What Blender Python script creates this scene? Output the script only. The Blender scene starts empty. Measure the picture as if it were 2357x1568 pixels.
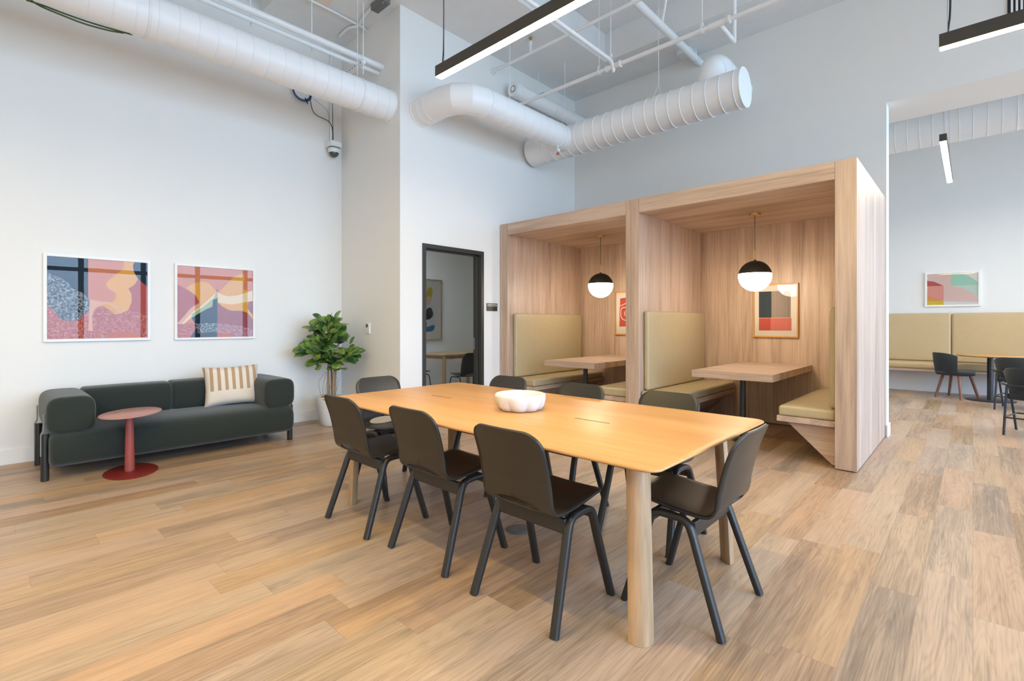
import bpy, math, random
from mathutils import Vector, Matrix

S = bpy.context.scene
COL = S.collection
random.seed(7)

# ---------------------------------------------------------------- camera
F, YAW, CX, HY, EYE = 1137.8, math.radians(43.0), 1178.5, 745.0, 1.255
cam_d = bpy.data.cameras.new('camera')
cam_d.sensor_width = 36.0
cam_d.lens = 36.0 * F / 2357.0
cam_d.shift_y = (HY - 784.0) / 2357.0
cam_d.clip_start = 0.05
cam = bpy.data.objects.new('camera', cam_d)
cam.location = (0, 0, EYE)
cam.rotation_euler = (math.pi / 2, 0, YAW)
COL.objects.link(cam)
S.camera = cam

# ---------------------------------------------------------------- sky, exposure, daylight openings
S.view_settings.view_transform = 'Standard'
S.view_settings.look = 'None'
S.view_settings.gamma = 1.0
S.view_settings.use_curve_mapping = False
S.view_settings.exposure = 0.07
S.cycles.use_denoising = True
S.cycles.max_bounces = 10
S.cycles.diffuse_bounces = 6
S.cycles.glossy_bounces = 4
S.cycles.transparent_max_bounces = 12
S.cycles.sample_clamp_indirect = 6.0
S.cycles.caustics_reflective = False
S.cycles.caustics_refractive = False

SKY_STRENGTH = 12.0
world = bpy.data.worlds.new('daylight_sky')
S.world = world
world.use_nodes = True
wt = world.node_tree
wt.nodes.clear()
w_out = wt.nodes.new('ShaderNodeOutputWorld')
w_bg = wt.nodes.new('ShaderNodeBackground')
w_tc = wt.nodes.new('ShaderNodeTexCoord')
w_sp = wt.nodes.new('ShaderNodeSeparateXYZ')
w_mr = wt.nodes.new('ShaderNodeMapRange')
w_mr.inputs[1].default_value = -0.12
w_mr.inputs[2].default_value = 0.25
w_rp = wt.nodes.new('ShaderNodeValToRGB')
w_rp.color_ramp.elements[0].color = (0.27, 0.385, 0.50, 1)
w_rp.color_ramp.elements[1].color = (0.47, 0.68, 1.0, 1)
wt.links.new(w_tc.outputs['Generated'], w_sp.inputs[0])
wt.links.new(w_sp.outputs['Z'], w_mr.inputs[0])
wt.links.new(w_mr.outputs[0], w_rp.inputs[0])
wt.links.new(w_rp.outputs[0], w_bg.inputs[0])
w_bg.inputs[1].default_value = SKY_STRENGTH
wt.links.new(w_bg.outputs[0], w_out.inputs[0])

WX = 5.0                                   # window wall
def portal(y0, y1, z0, z1):
    d = bpy.data.lights.new('window_daylight', 'AREA')
    d.shape = 'RECTANGLE'
    d.size, d.size_y = y1 - y0, z1 - z0
    d.cycles.is_portal = True
    o = bpy.data.objects.new('window_daylight', d)
    o.matrix_world = Matrix(((0, 0, 1, WX + 0.02), (1, 0, 0, (y0 + y1) / 2), (0, 1, 0, (z0 + z1) / 2), (0, 0, 0, 1)))
    COL.objects.link(o)
portal(-2.9, 6.7, 0.15, 4.55)
portal(7.1, 11.8, 0.15, 4.55)

LED = (1.0, 0.74, 0.29)
LED_STRENGTH = 110.0
GLOBE_STRENGTH = 30.0

# ---------------------------------------------------------------- pixel helpers (2357x1568 photo -> a point on a real plane)
_r = Vector((math.cos(YAW), math.sin(YAW), 0))
_f = Vector((-math.sin(YAW), math.cos(YAW), 0))
def _ray(u, v):
    return _f + _r * ((u - CX) / F) + Vector((0, 0, (HY - v) / F))
def on_x(u, v, X):
    d = _ray(u, v); return Vector((0, 0, EYE)) + d * (X / d.x)
def on_y(u, v, Y):
    d = _ray(u, v); return Vector((0, 0, EYE)) + d * (Y / d.y)
def on_z(u, v, Z):
    d = _ray(u, v); return Vector((0, 0, EYE)) + d * ((Z - EYE) / d.z)

# ---------------------------------------------------------------- materials
def new_mat(name):
    m = bpy.data.materials.new(name)
    m.use_nodes = True
    nt = m.node_tree
    return m, nt, nt.nodes['Principled BSDF']

def plain(name, col, rough=0.5, metal=0.0, noise=0.0, nscale=40.0, bump=0.0, spec=0.5, sheen=0.0, stretch=(1, 1, 1)):
    m, nt, b = new_mat(name)
    b.inputs['Base Color'].default_value = (*col, 1)
    b.inputs['Roughness'].default_value = rough
    b.inputs['Metallic'].default_value = metal
    b.inputs['Specular IOR Level'].default_value = spec
    if sheen:
        b.inputs['Sheen Weight'].default_value = sheen
    if noise or bump:
        tc = nt.nodes.new('ShaderNodeTexCoord')
        mp = nt.nodes.new('ShaderNodeMapping')
        mp.inputs['Scale'].default_value = stretch
        nz = nt.nodes.new('ShaderNodeTexNoise')
        nz.inputs['Scale'].default_value = nscale
        nz.inputs['Detail'].default_value = 4
        nt.links.new(tc.outputs['Object'], mp.inputs[0])
        nt.links.new(mp.outputs[0], nz.inputs['Vector'])
        if noise:
            mx = nt.nodes.new('ShaderNodeMix'); mx.data_type = 'RGBA'
            mx.inputs['A'].default_value = (*[c * (1 - noise) for c in col], 1)
            mx.inputs['B'].default_value = (*[min(1, c * (1 + noise)) for c in col], 1)
            nt.links.new(nz.outputs['Fac'], mx.inputs['Factor'])
            nt.links.new(mx.outputs['Result'], b.inputs['Base Color'])
        if bump:
            bp = nt.nodes.new('ShaderNodeBump')
            bp.inputs['Strength'].default_value = bump
            bp.inputs['Distance'].default_value = 0.004
            nt.links.new(nz.outputs['Fac'], bp.inputs['Height'])
            nt.links.new(bp.outputs[0], b.inputs['Normal'])
    return m

def emitter(name, col, strength):
    m, nt, b = new_mat(name)
    b.inputs['Base Color'].default_value = (0.9, 0.9, 0.9, 1)
    b.inputs['Emission Color'].default_value = (*col, 1)
    b.inputs['Emission Strength'].default_value = strength
    return m

def wood(name, dark, light, axis='Z', fine=55.0, rough=0.45, wave=0.5, bands=7.0, bump=0.05):
    """straight-grained veneer, grain along the given local axis"""
    m, nt, b = new_mat(name)
    N, L = nt.nodes, nt.links
    tc = N.new('ShaderNodeTexCoord')
    def stretched(s_across, s_along):
        mp = N.new('ShaderNodeMapping')
        sc = [s_across] * 3
        sc['XYZ'.index(axis)] = s_along
        mp.inputs['Scale'].default_value = sc
        L.new(tc.outputs['Object'], mp.inputs[0])
        return mp
    m1 = stretched(fine, fine * 0.035)
    n1 = N.new('ShaderNodeTexNoise'); n1.inputs['Scale'].default_value = 1.0; n1.inputs['Detail'].default_value = 5
    n1.inputs['Roughness'].default_value = 0.65
    L.new(m1.outputs[0], n1.inputs['Vector'])
    m2 = stretched(bands, bands * 0.06)
    n2 = N.new('ShaderNodeTexNoise'); n2.inputs['Scale'].default_value = 1.0; n2.inputs['Detail'].default_value = 3
    n2.inputs['Distortion'].default_value = wave
    L.new(m2.outputs[0], n2.inputs['Vector'])
    mx = N.new('ShaderNodeMath'); mx.operation = 'MULTIPLY_ADD'
    L.new(n2.outputs['Fac'], mx.inputs[0]); mx.inputs[1].default_value = 0.55
    ml = N.new('ShaderNodeMath'); ml.operation = 'MULTIPLY'
    L.new(n1.outputs['Fac'], ml.inputs[0]); ml.inputs[1].default_value = 0.45
    L.new(ml.outputs[0], mx.inputs[2])
    rp = N.new('ShaderNodeValToRGB')
    rp.color_ramp.elements[0].position = 0.36; rp.color_ramp.elements[0].color = (*dark, 1)
    rp.color_ramp.elements[1].position = 0.62; rp.color_ramp.elements[1].color = (*light, 1)
    L.new(mx.outputs[0], rp.inputs[0])
    L.new(rp.outputs[0], b.inputs['Base Color'])
    b.inputs['Roughness'].default_value = rough
    bp = N.new('ShaderNodeBump'); bp.inputs['Strength'].default_value = bump; bp.inputs['Distance'].default_value = 0.002
    L.new(n1.outputs['Fac'], bp.inputs['Height']); L.new(bp.outputs[0], b.inputs['Normal'])
    return m

def floor_mat():
    m, nt, b = new_mat('oak_vinyl_planks')
    N, L = nt.nodes, nt.links
    def math_(op, a, bb=None, c=None):
        n = N.new('ShaderNodeMath'); n.operation = op
        for i, v in enumerate((a, bb, c)):
            if v is None: continue
            if isinstance(v, (int, float)): n.inputs[i].default_value = v
            else: L.new(v, n.inputs[i])
        return n.outputs[0]
    tc = N.new('ShaderNodeTexCoord'); sp = N.new('ShaderNodeSeparateXYZ')
    L.new(tc.outputs['Object'], sp.inputs[0])
    x, y = sp.outputs['X'], sp.outputs['Y']
    PW, PL = 0.182, 1.22
    rowf = math_('DIVIDE', x, PW)
    row = math_('FLOOR', rowf)
    wn = N.new('ShaderNodeTexWhiteNoise'); wn.noise_dimensions = '1D'
    L.new(row, wn.inputs['W'])
    yy = math_('DIVIDE', math_('ADD', y, math_('MULTIPLY', wn.outputs['Value'], 9.7)), PL)
    idy = math_('FLOOR', yy)
    cb = N.new('ShaderNodeCombineXYZ'); L.new(row, cb.inputs[0]); L.new(idy, cb.inputs[1])
    wn2 = N.new('ShaderNodeTexWhiteNoise'); wn2.noise_dimensions = '3D'
    L.new(cb.outputs[0], wn2.inputs['Vector'])
    tone = wn2.outputs['Value']
    # grain coordinates, shifted per plank
    sh = N.new('ShaderNodeVectorMath'); sh.operation = 'MULTIPLY_ADD'
    L.new(wn2.outputs['Color'], sh.inputs[0]); sh.inputs[1].default_value = (37, 37, 37)
    L.new(tc.outputs['Object'], sh.inputs[2])
    def nz(scale, detail, dist=0.0, rough=0.6):
        mp = N.new('ShaderNodeMapping'); mp.inputs['Scale'].default_value = scale
        L.new(sh.outputs[0], mp.inputs[0])
        n = N.new('ShaderNodeTexNoise'); n.inputs['Scale'].default_value = 1; n.inputs['Detail'].default_value = detail
        n.inputs['Distortion'].default_value = dist; n.inputs['Roughness'].default_value = rough
        L.new(mp.outputs[0], n.inputs['Vector'])
        return n.outputs['Fac']
    g_fine = nz((150, 4, 1), 4)
    g_mid = nz((30, 1.1, 1), 5, 0.3)
    blotch = nz((6.0, 0.7, 1), 3, 0.5)
    # cathedral rings: bands of a stretched noise field
    ring_src = nz((7.0, 0.55, 1), 2, 0.2)
    rings = math_('ABSOLUTE', math_('SINE', math_('MULTIPLY', ring_src, 75.0)))
    v = math_('MULTIPLY', math_('SUBTRACT', tone, 0.5), 0.25)
    v = math_('ADD', v, math_('MULTIPLY', math_('SUBTRACT', blotch, 0.5), 0.72))
    v = math_('ADD', v, math_('MULTIPLY', math_('SUBTRACT', g_mid, 0.5), 0.48))
    v = math_('ADD', v, math_('MULTIPLY', math_('SUBTRACT', g_fine, 0.5), 0.68))
    v = math_('ADD', v, math_('MULTIPLY', math_('SUBTRACT', rings, 0.63), 0.10))
    v = math_('ADD', v, 0.5)
    rp = N.new('ShaderNodeValToRGB')
    e = rp.color_ramp.elements
    e[0].position = 0.0; e[0].color = (0.135, 0.098, 0.072, 1)
    e[1].position = 1.0; e[1].color = (0.58, 0.42, 0.275, 1)
    k = e.new(0.30); k.color = (0.270, 0.187, 0.128, 1)
    k = e.new(0.52); k.color = (0.412, 0.285, 0.189, 1)
    k = e.new(0.74); k.color = (0.508, 0.355, 0.238, 1)
    L.new(v, rp.inputs[0])
    # every other board leans a little pinker or greyer
    hv = N.new('ShaderNodeHueSaturation'); L.new(rp.outputs[0], hv.inputs['Color'])
    sp2 = N.new('ShaderNodeSeparateColor'); L.new(wn2.outputs['Color'], sp2.inputs[0])
    L.new(math_('ADD', math_('MULTIPLY', sp2.outputs[1], 0.35), 0.80), hv.inputs['Saturation'])
    L.new(math_('ADD', math_('MULTIPLY', sp2.outputs[2], 0.012), 0.494), hv.inputs['Hue'])
    # seams
    fx = math_('FRACT', rowf); fy = math_('FRACT', yy)
    ex = math_('MINIMUM', fx, math_('SUBTRACT', 1.0, fx))
    ey = math_('MINIMUM', fy, math_('SUBTRACT', 1.0, fy))
    sx = math_('LESS_THAN', ex, 0.0055); sy = math_('LESS_THAN', ey, 0.0009)
    seam = math_('MAXIMUM', sx, sy)
    mx = N.new('ShaderNodeMix'); mx.data_type = 'RGBA'
    L.new(math_('MULTIPLY', seam, 0.35), mx.inputs['Factor'])
    L.new(hv.outputs[0], mx.inputs['A']); mx.inputs['B'].default_value = (0.12, 0.08, 0.05, 1)
    L.new(mx.outputs['Result'], b.inputs['Base Color'])
    b.inputs['Roughness'].default_value = 0.42
    b.inputs['Specular IOR Level'].default_value = 0.45
    bp = N.new('ShaderNodeBump'); bp.inputs['Strength'].default_value = 0.12; bp.inputs['Distance'].default_value = 0.002
    L.new(g_fine, bp.inputs['Height']); L.new(bp.outputs[0], b.inputs['Normal'])
    return m

def glazing(name, refl=1.0):
    """thin clear pane: see-through with a Fresnel reflection"""
    m = bpy.data.materials.new(name); m.use_nodes = True
    nt = m.node_tree; nt.nodes.clear()
    o = nt.nodes.new('ShaderNodeOutputMaterial'); mix = nt.nodes.new('ShaderNodeMixShader')
    tr = nt.nodes.new('ShaderNodeBsdfTransparent'); gl = nt.nodes.new('ShaderNodeBsdfGlossy')
    gl.inputs['Roughness'].default_value = 0.0
    fr = nt.nodes.new('ShaderNodeFresnel'); fr.inputs[0].default_value = 1.5
    mm = nt.nodes.new('ShaderNodeMath'); mm.operation = 'MULTIPLY'; mm.inputs[1].default_value = refl
    mm.use_clamp = True
    nt.links.new(fr.outputs[0], mm.inputs[0]); nt.links.new(mm.outputs[0], mix.inputs[0])
    nt.links.new(tr.outputs[0], mix.inputs[1]); nt.links.new(gl.outputs[0], mix.inputs[2])
    nt.links.new(mix.outputs[0], o.inputs[0])
    return m

def ink(name, col, rubble=0.0):
    """printed colour; rubble adds the print's own stony speckle"""
    if not rubble:
        return plain(name, col, 0.7, spec=0.2)
    m, nt, b = new_mat(name)
    tc = nt.nodes.new('ShaderNodeTexCoord')
    vo = nt.nodes.new('ShaderNodeTexNoise'); vo.inputs['Scale'].default_value = 55; vo.inputs['Detail'].default_value = 8
    vo.inputs['Roughness'].default_value = 0.8
    nt.links.new(tc.outputs['Object'], vo.inputs['Vector'])
    rp = nt.nodes.new('ShaderNodeValToRGB')
    rp.color_ramp.elements[0].position = 0.46; rp.color_ramp.elements[0].color = (*col, 1)
    rp.color_ramp.elements[1].position = 0.60
    rp.color_ramp.elements[1].color = (*[min(1, c + rubble) for c in col], 1)
    nt.links.new(vo.outputs['Fac'], rp.inputs[0]); nt.links.new(rp.outputs[0], b.inputs['Base Color'])
    b.inputs['Roughness'].default_value = 0.7; b.inputs['Specular IOR Level'].default_value = 0.2
    return m

WHITE = (0.80, 0.792, 0.768)
M_wall = plain('painted_plaster', WHITE, 0.6, noise=0.012, nscale=3, bump=0.03, spec=0.3)
M_ceil = plain('painted_concrete', (0.76, 0.77, 0.77), 0.8, noise=0.05, nscale=5, bump=0.25, spec=0.2)
M_trim = plain('white_trim_paint', (0.80, 0.80, 0.79), 0.4, noise=0.01, nscale=3)
M_floor = floor_mat()
M_duct = plain('white_duct_paint', (0.85, 0.85, 0.85), 0.4, noise=0.015, nscale=6)
M_duct_cap = plain('white_duct_end_paint', (0.85, 0.85, 0.85), 0.4, noise=0.01, nscale=6)
M_pipe = plain('white_pipe_paint', (0.80, 0.80, 0.80), 0.35, noise=0.01, nscale=8)
M_black = plain('black_stained_wood', (0.018, 0.017, 0.016), 0.36, noise=0.25, nscale=60, stretch=(1, 1, 0.1))
M_shell = plain('black_stained_plywood', (0.026, 0.023, 0.019), 0.34, noise=0.22, nscale=90, bump=0.06)
M_lamp = plain('black_anodised_metal', (0.045, 0.038, 0.030), 0.4, noise=0.1, nscale=30)
M_dmetal = plain('dark_powdercoat', (0.025, 0.028, 0.032), 0.35, noise=0.1, nscale=50)
M_frame = plain('dark_bronze_steel', (0.035, 0.034, 0.031), 0.42, noise=0.1, nscale=30)
M_led = emitter('led_diffuser', LED, LED_STRENGTH)
M_led_far = emitter('led_diffuser_white', (1.0, 0.87, 0.66), LED_STRENGTH * 0.95)
M_globe = emitter('opal_glass_lit', (1.0, 0.84, 0.64), GLOBE_STRENGTH)
M_cap = plain('matte_black_metal', (0.020, 0.019, 0.018), 0.5, noise=0.1, nscale=40)
M_brass = plain('brushed_brass', (0.62, 0.42, 0.18), 0.3, metal=1.0, noise=0.05, nscale=80)
BD, BL = (0.355, 0.248, 0.180), (0.605, 0.462, 0.37)
M_bv = wood('booth_laminate_upright', BD, BL, 'Z')
M_bx = wood('booth_laminate_across', BD, BL, 'X')
M_by = wood('booth_laminate_deep', BD, BL, 'Y')
M_oak = wood('oiled_oak_top', (0.50, 0.255, 0.085), (0.66, 0.365, 0.14), 'X', fine=45, rough=0.38, bands=6)
M_oakleg = wood('oiled_oak_leg', (0.33, 0.21, 0.11), (0.53, 0.36, 0.21), 'Z', fine=60, rough=0.45, bands=12)
M_walnut = wood('walnut_leg', (0.16, 0.065, 0.035), (0.26, 0.11, 0.06), 'Z', fine=60, rough=0.45, bands=12)
M_leather = plain('olive_vinyl', (0.45, 0.372, 0.228), 0.36, noise=0.06, nscale=14, bump=0.05)
M_piping = plain('olive_piping', (0.36, 0.26, 0.08), 0.5, noise=0.03, nscale=20)
M_banq = plain('tan_vinyl', (0.55, 0.41, 0.225), 0.45, noise=0.05, nscale=12, bump=0.04)
M_sofa = plain('dark_green_wool', (0.020, 0.027, 0.023), 0.9, noise=0.35, nscale=260, bump=0.35, spec=0.25, sheen=0.25)
M_bracket = plain('grey_green_metal', (0.16, 0.17, 0.15), 0.4, noise=0.06, nscale=40)
M_felt = plain('charcoal_felt', (0.030, 0.034, 0.039), 0.9, noise=0.3, nscale=220, bump=0.3, spec=0.25, sheen=0.15)
M_pink = plain('dusty_rose_metal', (0.43, 0.215, 0.195), 0.36, noise=0.03, nscale=30)
M_rose = plain('rose_red_metal', (0.30, 0.065, 0.055), 0.42, noise=0.2, nscale=240)
M_red = plain('oxblood_metal', (0.17, 0.018, 0.016), 0.40, noise=0.04, nscale=30)
M_marble = plain('white_marble', (0.74, 0.725, 0.70), 0.3, noise=0.03, nscale=18)
M_pot = plain('white_ceramic', (0.74, 0.72, 0.69), 0.5, noise=0.06, nscale=24, bump=0.1)
M_soil = plain('dark_soil', (0.05, 0.035, 0.025), 0.9, noise=0.4, nscale=60, bump=0.4)
M_bark = plain('pale_bark', (0.30, 0.21, 0.13), 0.8, noise=0.4, nscale=40, bump=0.4, stretch=(1, 1, 0.2))
M_plastic = plain('white_plastic', (0.78, 0.78, 0.77), 0.4, noise=0.01, nscale=20)
M_screen = plain('grey_display', (0.06, 0.07, 0.07), 0.2, noise=0.05, nscale=20)
M_blue = plain('blue_cable', (0.02, 0.075, 0.20), 0.45, noise=0.1, nscale=30)
M_cable = plain('black_cable', (0.012, 0.012, 0.014), 0.5, noise=0.1, nscale=30)
M_green = plain('green_cable', (0.06, 0.11, 0.035), 0.5, noise=0.1, nscale=30)
M_steel = plain('galvanised_steel', (0.45, 0.46, 0.46), 0.35, metal=0.8, noise=0.08, nscale=30)
M_orange = plain('orange_plastic', (0.50, 0.10, 0.03), 0.45, noise=0.05, nscale=30)
M_grey = plain('grey_enamel', (0.13, 0.135, 0.13), 0.5, noise=0.05, nscale=20)
M_wframe = plain('white_picture_frame', (0.84, 0.83, 0.80), 0.45, noise=0.01, nscale=20)
M_oframe = wood('honey_oak_frame', (0.48, 0.21, 0.04), (0.62, 0.30, 0.07), 'Z', fine=60, rough=0.4, bands=12)
M_cream = plain('cream_paper', (0.72, 0.66, 0.57), 0.8, noise=0.01, nscale=20, spec=0.2)
M_glass = glazing('picture_glazing', 0.55)
M_wglass = glazing('window_glass', 0.6)
M_sign = plain('black_sign_plate', (0.035, 0.032, 0.028), 0.4, noise=0.05, nscale=30)
M_white = plain('white_lettering', (0.8, 0.8, 0.8), 0.5, noise=0.01, nscale=10)
M_panel = plain('peach_ceiling_panel', (0.78, 0.66, 0.56), 0.7, noise=0.01, nscale=10)
M_vent = plain('vent_dark', (0.012, 0.014, 0.020), 0.6, noise=0.1, nscale=30)

def leaf_mat():
    m, nt, b = new_mat('ficus_leaf')
    tc = nt.nodes.new('ShaderNodeTexCoord')
    nz = nt.nodes.new('ShaderNodeTexNoise'); nz.inputs['Scale'].default_value = 9; nz.inputs['Detail'].default_value = 3
    nt.links.new(tc.outputs['Object'], nz.inputs['Vector'])
    rp = nt.nodes.new('ShaderNodeValToRGB')
    rp.color_ramp.elements[0].position = 0.38; rp.color_ramp.elements[0].color = (0.028, 0.080, 0.024, 1)
    rp.color_ramp.elements[1].position = 0.68; rp.color_ramp.elements[1].color = (0.27, 0.41, 0.075, 1)
    nt.links.new(nz.outputs['Fac'], rp.inputs[0]); nt.links.new(rp.outputs[0], b.inputs['Base Color'])
    b.inputs['Roughness'].default_value = 0.33
    return m
M_leaf = leaf_mat()

def stripe_mat():
    m, nt, b = new_mat('striped_linen')
    N, L = nt.nodes, nt.links
    tc = N.new('ShaderNodeTexCoord'); sp = N.new('ShaderNodeSeparateXYZ'); L.new(tc.outputs['Object'], sp.inputs[0])
    def math_(op, a, c=None):
        n = N.new('ShaderNodeMath'); n.operation = op
        for i, v in enumerate((a, c)):
            if v is None: continue
            if isinstance(v, (int, float)): n.inputs[i].default_value = v
            else: L.new(v, n.inputs[i])
        return n.outputs[0]
    fr = math_('FRACT', math_('DIVIDE', math_('ADD', sp.outputs['X'], 1.0), 0.0665))
    band = math_('LESS_THAN', fr, 0.46)
    up = math_('GREATER_THAN', sp.outputs['Z'], -0.062)
    fac = math_('MULTIPLY', band, up)
    mx = N.new('ShaderNodeMix'); mx.data_type = 'RGBA'
    mx.inputs['A'].default_value = (0.70, 0.62, 0.52, 1); mx.inputs['B'].default_value = (0.42, 0.275, 0.165, 1)
    L.new(fac, mx.inputs['Factor']); L.new(mx.outputs['Result'], b.inputs['Base Color'])
    b.inputs['Roughness'].default_value = 0.9; b.inputs['Sheen Weight'].default_value = 0.2
    nz = N.new('ShaderNodeTexNoise'); nz.inputs['Scale'].default_value = 300; L.new(tc.outputs['Object'], nz.inputs['Vector'])
    bp = N.new('ShaderNodeBump'); bp.inputs['Strength'].default_value = 0.3; bp.inputs['Distance'].default_value = 0.002
    L.new(nz.outputs['Fac'], bp.inputs['Height']); L.new(bp.outputs[0], b.inputs['Normal'])
    return m
M_stripe = stripe_mat()

# ---------------------------------------------------------------- mesh building
class MB:
    def __init__(s):
        s.v, s.f, s.mi = [], [], []
    def add(s, verts, faces, mi=0):
        k = len(s.v)
        s.v += [tuple(p) for p in verts]
        s.f += [tuple(i + k for i in fc) for fc in faces]
        s.mi += [mi] * len(faces)
        return s
    def box(s, x0, y0, z0, x1, y1, z1, mi=0):
        x0, x1 = sorted((x0, x1)); y0, y1 = sorted((y0, y1)); z0, z1 = sorted((z0, z1))
        v = [(x0, y0, z0), (x1, y0, z0), (x1, y1, z0), (x0, y1, z0), (x0, y0, z1), (x1, y0, z1), (x1, y1, z1), (x0, y1, z1)]
        return s.add(v, [(0, 3, 2, 1), (4, 5, 6, 7), (0, 1, 5, 4), (1, 2, 6, 5), (2, 3, 7, 6), (3, 0, 4, 7)], mi)
    def loft(s, rings, cap=True, mi=0):
        n = len(rings[0]); v = [p for r in rings for p in r]; f = []
        for i in range(len(rings) - 1):
            for j in range(n):
                a, b = i * n + j, i * n + (j + 1) % n
                f.append((a, b, b + n, a + n))
        if cap:
            f.append(tuple(reversed(range(n)))); f.append(tuple(range((len(rings) - 1) * n, len(rings) * n)))
        return s.add(v, f, mi)
    def tube(s, pts, r, n=12, section=None, up=None, mi=0, cap=True):
        """sweep a circle (or section: list of (a, b) offsets) along points; r may be a list"""
        P = [Vector(p) for p in pts]
        rings = []
        t0 = (P[1] - P[0]).normalized()
        ref = Vector(up) if up else (Vector((0, 0, 1)) if abs(t0.z) < 0.9 else Vector((1, 0, 0)))
        u = (ref - t0 * ref.dot(t0)).normalized()
        for i, p in enumerate(P):
            if i == 0: t = t0
            elif i == len(P) - 1: t = (P[i] - P[i - 1]).normalized()
            else: t = ((P[i] - P[i - 1]).normalized() + (P[i + 1] - P[i]).normalized()).normalized()
            u = (u - t * u.dot(t)).normalized()
            w = t.cross(u)
            k = 1.0
            if 0 < i < len(P) - 1:
                c = max(0.5, t.dot((P[i] - P[i - 1]).normalized())); k = 1.0 / c
            rr = r[i] if isinstance(r, (list, tuple)) else r
            if section:
                rings.append([p + u * (a * rr) + w * (b * rr) for a, b in section])
            else:
                rings.append([p + (u * math.cos(2 * math.pi * j / n) + w * math.sin(2 * math.pi * j / n)) * rr for j in range(n)])
        return s.loft(rings, cap, mi)
    def cyl(s, p0, p1, r, n=24, r1=None, mi=0):
        return s.tube([p0, p1], [r, r if r1 is None else r1], n, mi=mi)
    def lathe(s, prof, c=(0, 0), n=40, mi=0, fn=None):
        """profile of (r, z) turned about the vertical through c; fn(theta, r, z) may reshape r"""
        rings = []
        for r, z in prof:
            ring = []
            for j in range(n):
                a = 2 * math.pi * j / n
                rr = fn(a, r, z) if fn else r
                ring.append((c[0] + rr * math.cos(a), c[1] + rr * math.sin(a), z))
            rings.append(ring)
        return s.loft(rings, True, mi)
    def prism(s, poly, axis, a, b, mi=0):
        """extrude a 2-D polygon along an axis; poly is in the other two axes (x,y,z order)"""
        def put(p, t):
            return (t, p[0], p[1]) if axis == 'X' else (p[0], t, p[1]) if axis == 'Y' else (p[0], p[1], t)
        return s.loft([[put(p, a) for p in poly], [put(p, b) for p in poly]], True, mi)
    def cushion(s, x0, y0, z0, x1, y1, z1, r, bulge=(0, 0, 0), nflat=6, mi=0):
        """soft rounded block; each face may swell by bulge"""
        c = Vector(((x0 + x1) / 2, (y0 + y1) / 2, (z0 + z1) / 2))
        h = [abs(x1 - x0) / 2, abs(y1 - y0) / 2, abs(z1 - z0) / 2]
        r = min(r, *(q * 0.999 for q in h))
        def ticks(hh):
            rim = [r * math.tan(math.radians(a)) for a in (0, 12, 24, 35, 45)]
            inner = hh - r
            t = [-inner - q for q in reversed(rim)]
            t += [-inner + 2 * inner * k / nflat for k in range(1, nflat)]
            t += [inner + q for q in rim]
            return t
        for ax in range(3):
            u, w = (ax + 1) % 3, (ax + 2) % 3
            tu, tw = ticks(h[u]), ticks(h[w])
            for sg in (-1, 1):
                verts = []
                for a in tu:
                    for b in tw:
                        p = [0, 0, 0]; p[ax] = sg * h[ax]; p[u] = a; p[w] = b
                        q = [max(-(h[i] - r), min(h[i] - r, p[i])) for i in range(3)]
                        d = Vector([p[i] - q[i] for i in range(3)]).normalized() * r
                        o = [q[i] + d[i] for i in range(3)]
                        for i in range(3):
                            if bulge[i]:
                                j, k = (i + 1) % 3, (i + 2) % 3
                                o[i] += bulge[i] * (o[i] / h[i]) * (1 - (o[j] / h[j]) ** 2) * (1 - (o[k] / h[k]) ** 2)
                        verts.append(c + Vector(o))
                nu, nw = len(tu), len(tw); fs = []
                for i in range(nu - 1):
                    for j in range(nw - 1):
                        q = (i * nw + j, (i + 1) * nw + j, (i + 1) * nw + j + 1, i * nw + j + 1)
                        fs.append(q if sg > 0 else tuple(reversed(q)))
                s.add(verts, fs, mi)
        return s
    def build(s, name, mat, parent=None, smooth=35, bevel=0.0, seg=2, weld=True):
        me = bpy.data.meshes.new(name)
        me.from_pydata(s.v, [], s.f)
        for m in (mat if isinstance(mat, (list, tuple)) else [mat]):
            me.materials.append(m)
        for p, i in zip(me.polygons, s.mi):
            p.material_index = i
        if weld:
            import bmesh
            bm = bmesh.new(); bm.from_mesh(me)
            bmesh.ops.remove_doubles(bm, verts=bm.verts, dist=1e-5)
            bmesh.ops.recalc_face_normals(bm, faces=bm.faces)
            bm.to_mesh(me); bm.free()
        if smooth:
            for p in me.polygons: p.use_smooth = True
            me.set_sharp_from_angle(angle=math.radians(smooth))
        o = bpy.data.objects.new(name, me)
        COL.objects.link(o)
        if parent: o.parent = parent
        if bevel:
            b = o.modifiers.new('soft_edge', 'BEVEL'); b.width = bevel; b.segments = seg; b.limit_method = 'ANGLE'
            b.angle_limit = math.radians(40)
        return o

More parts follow.
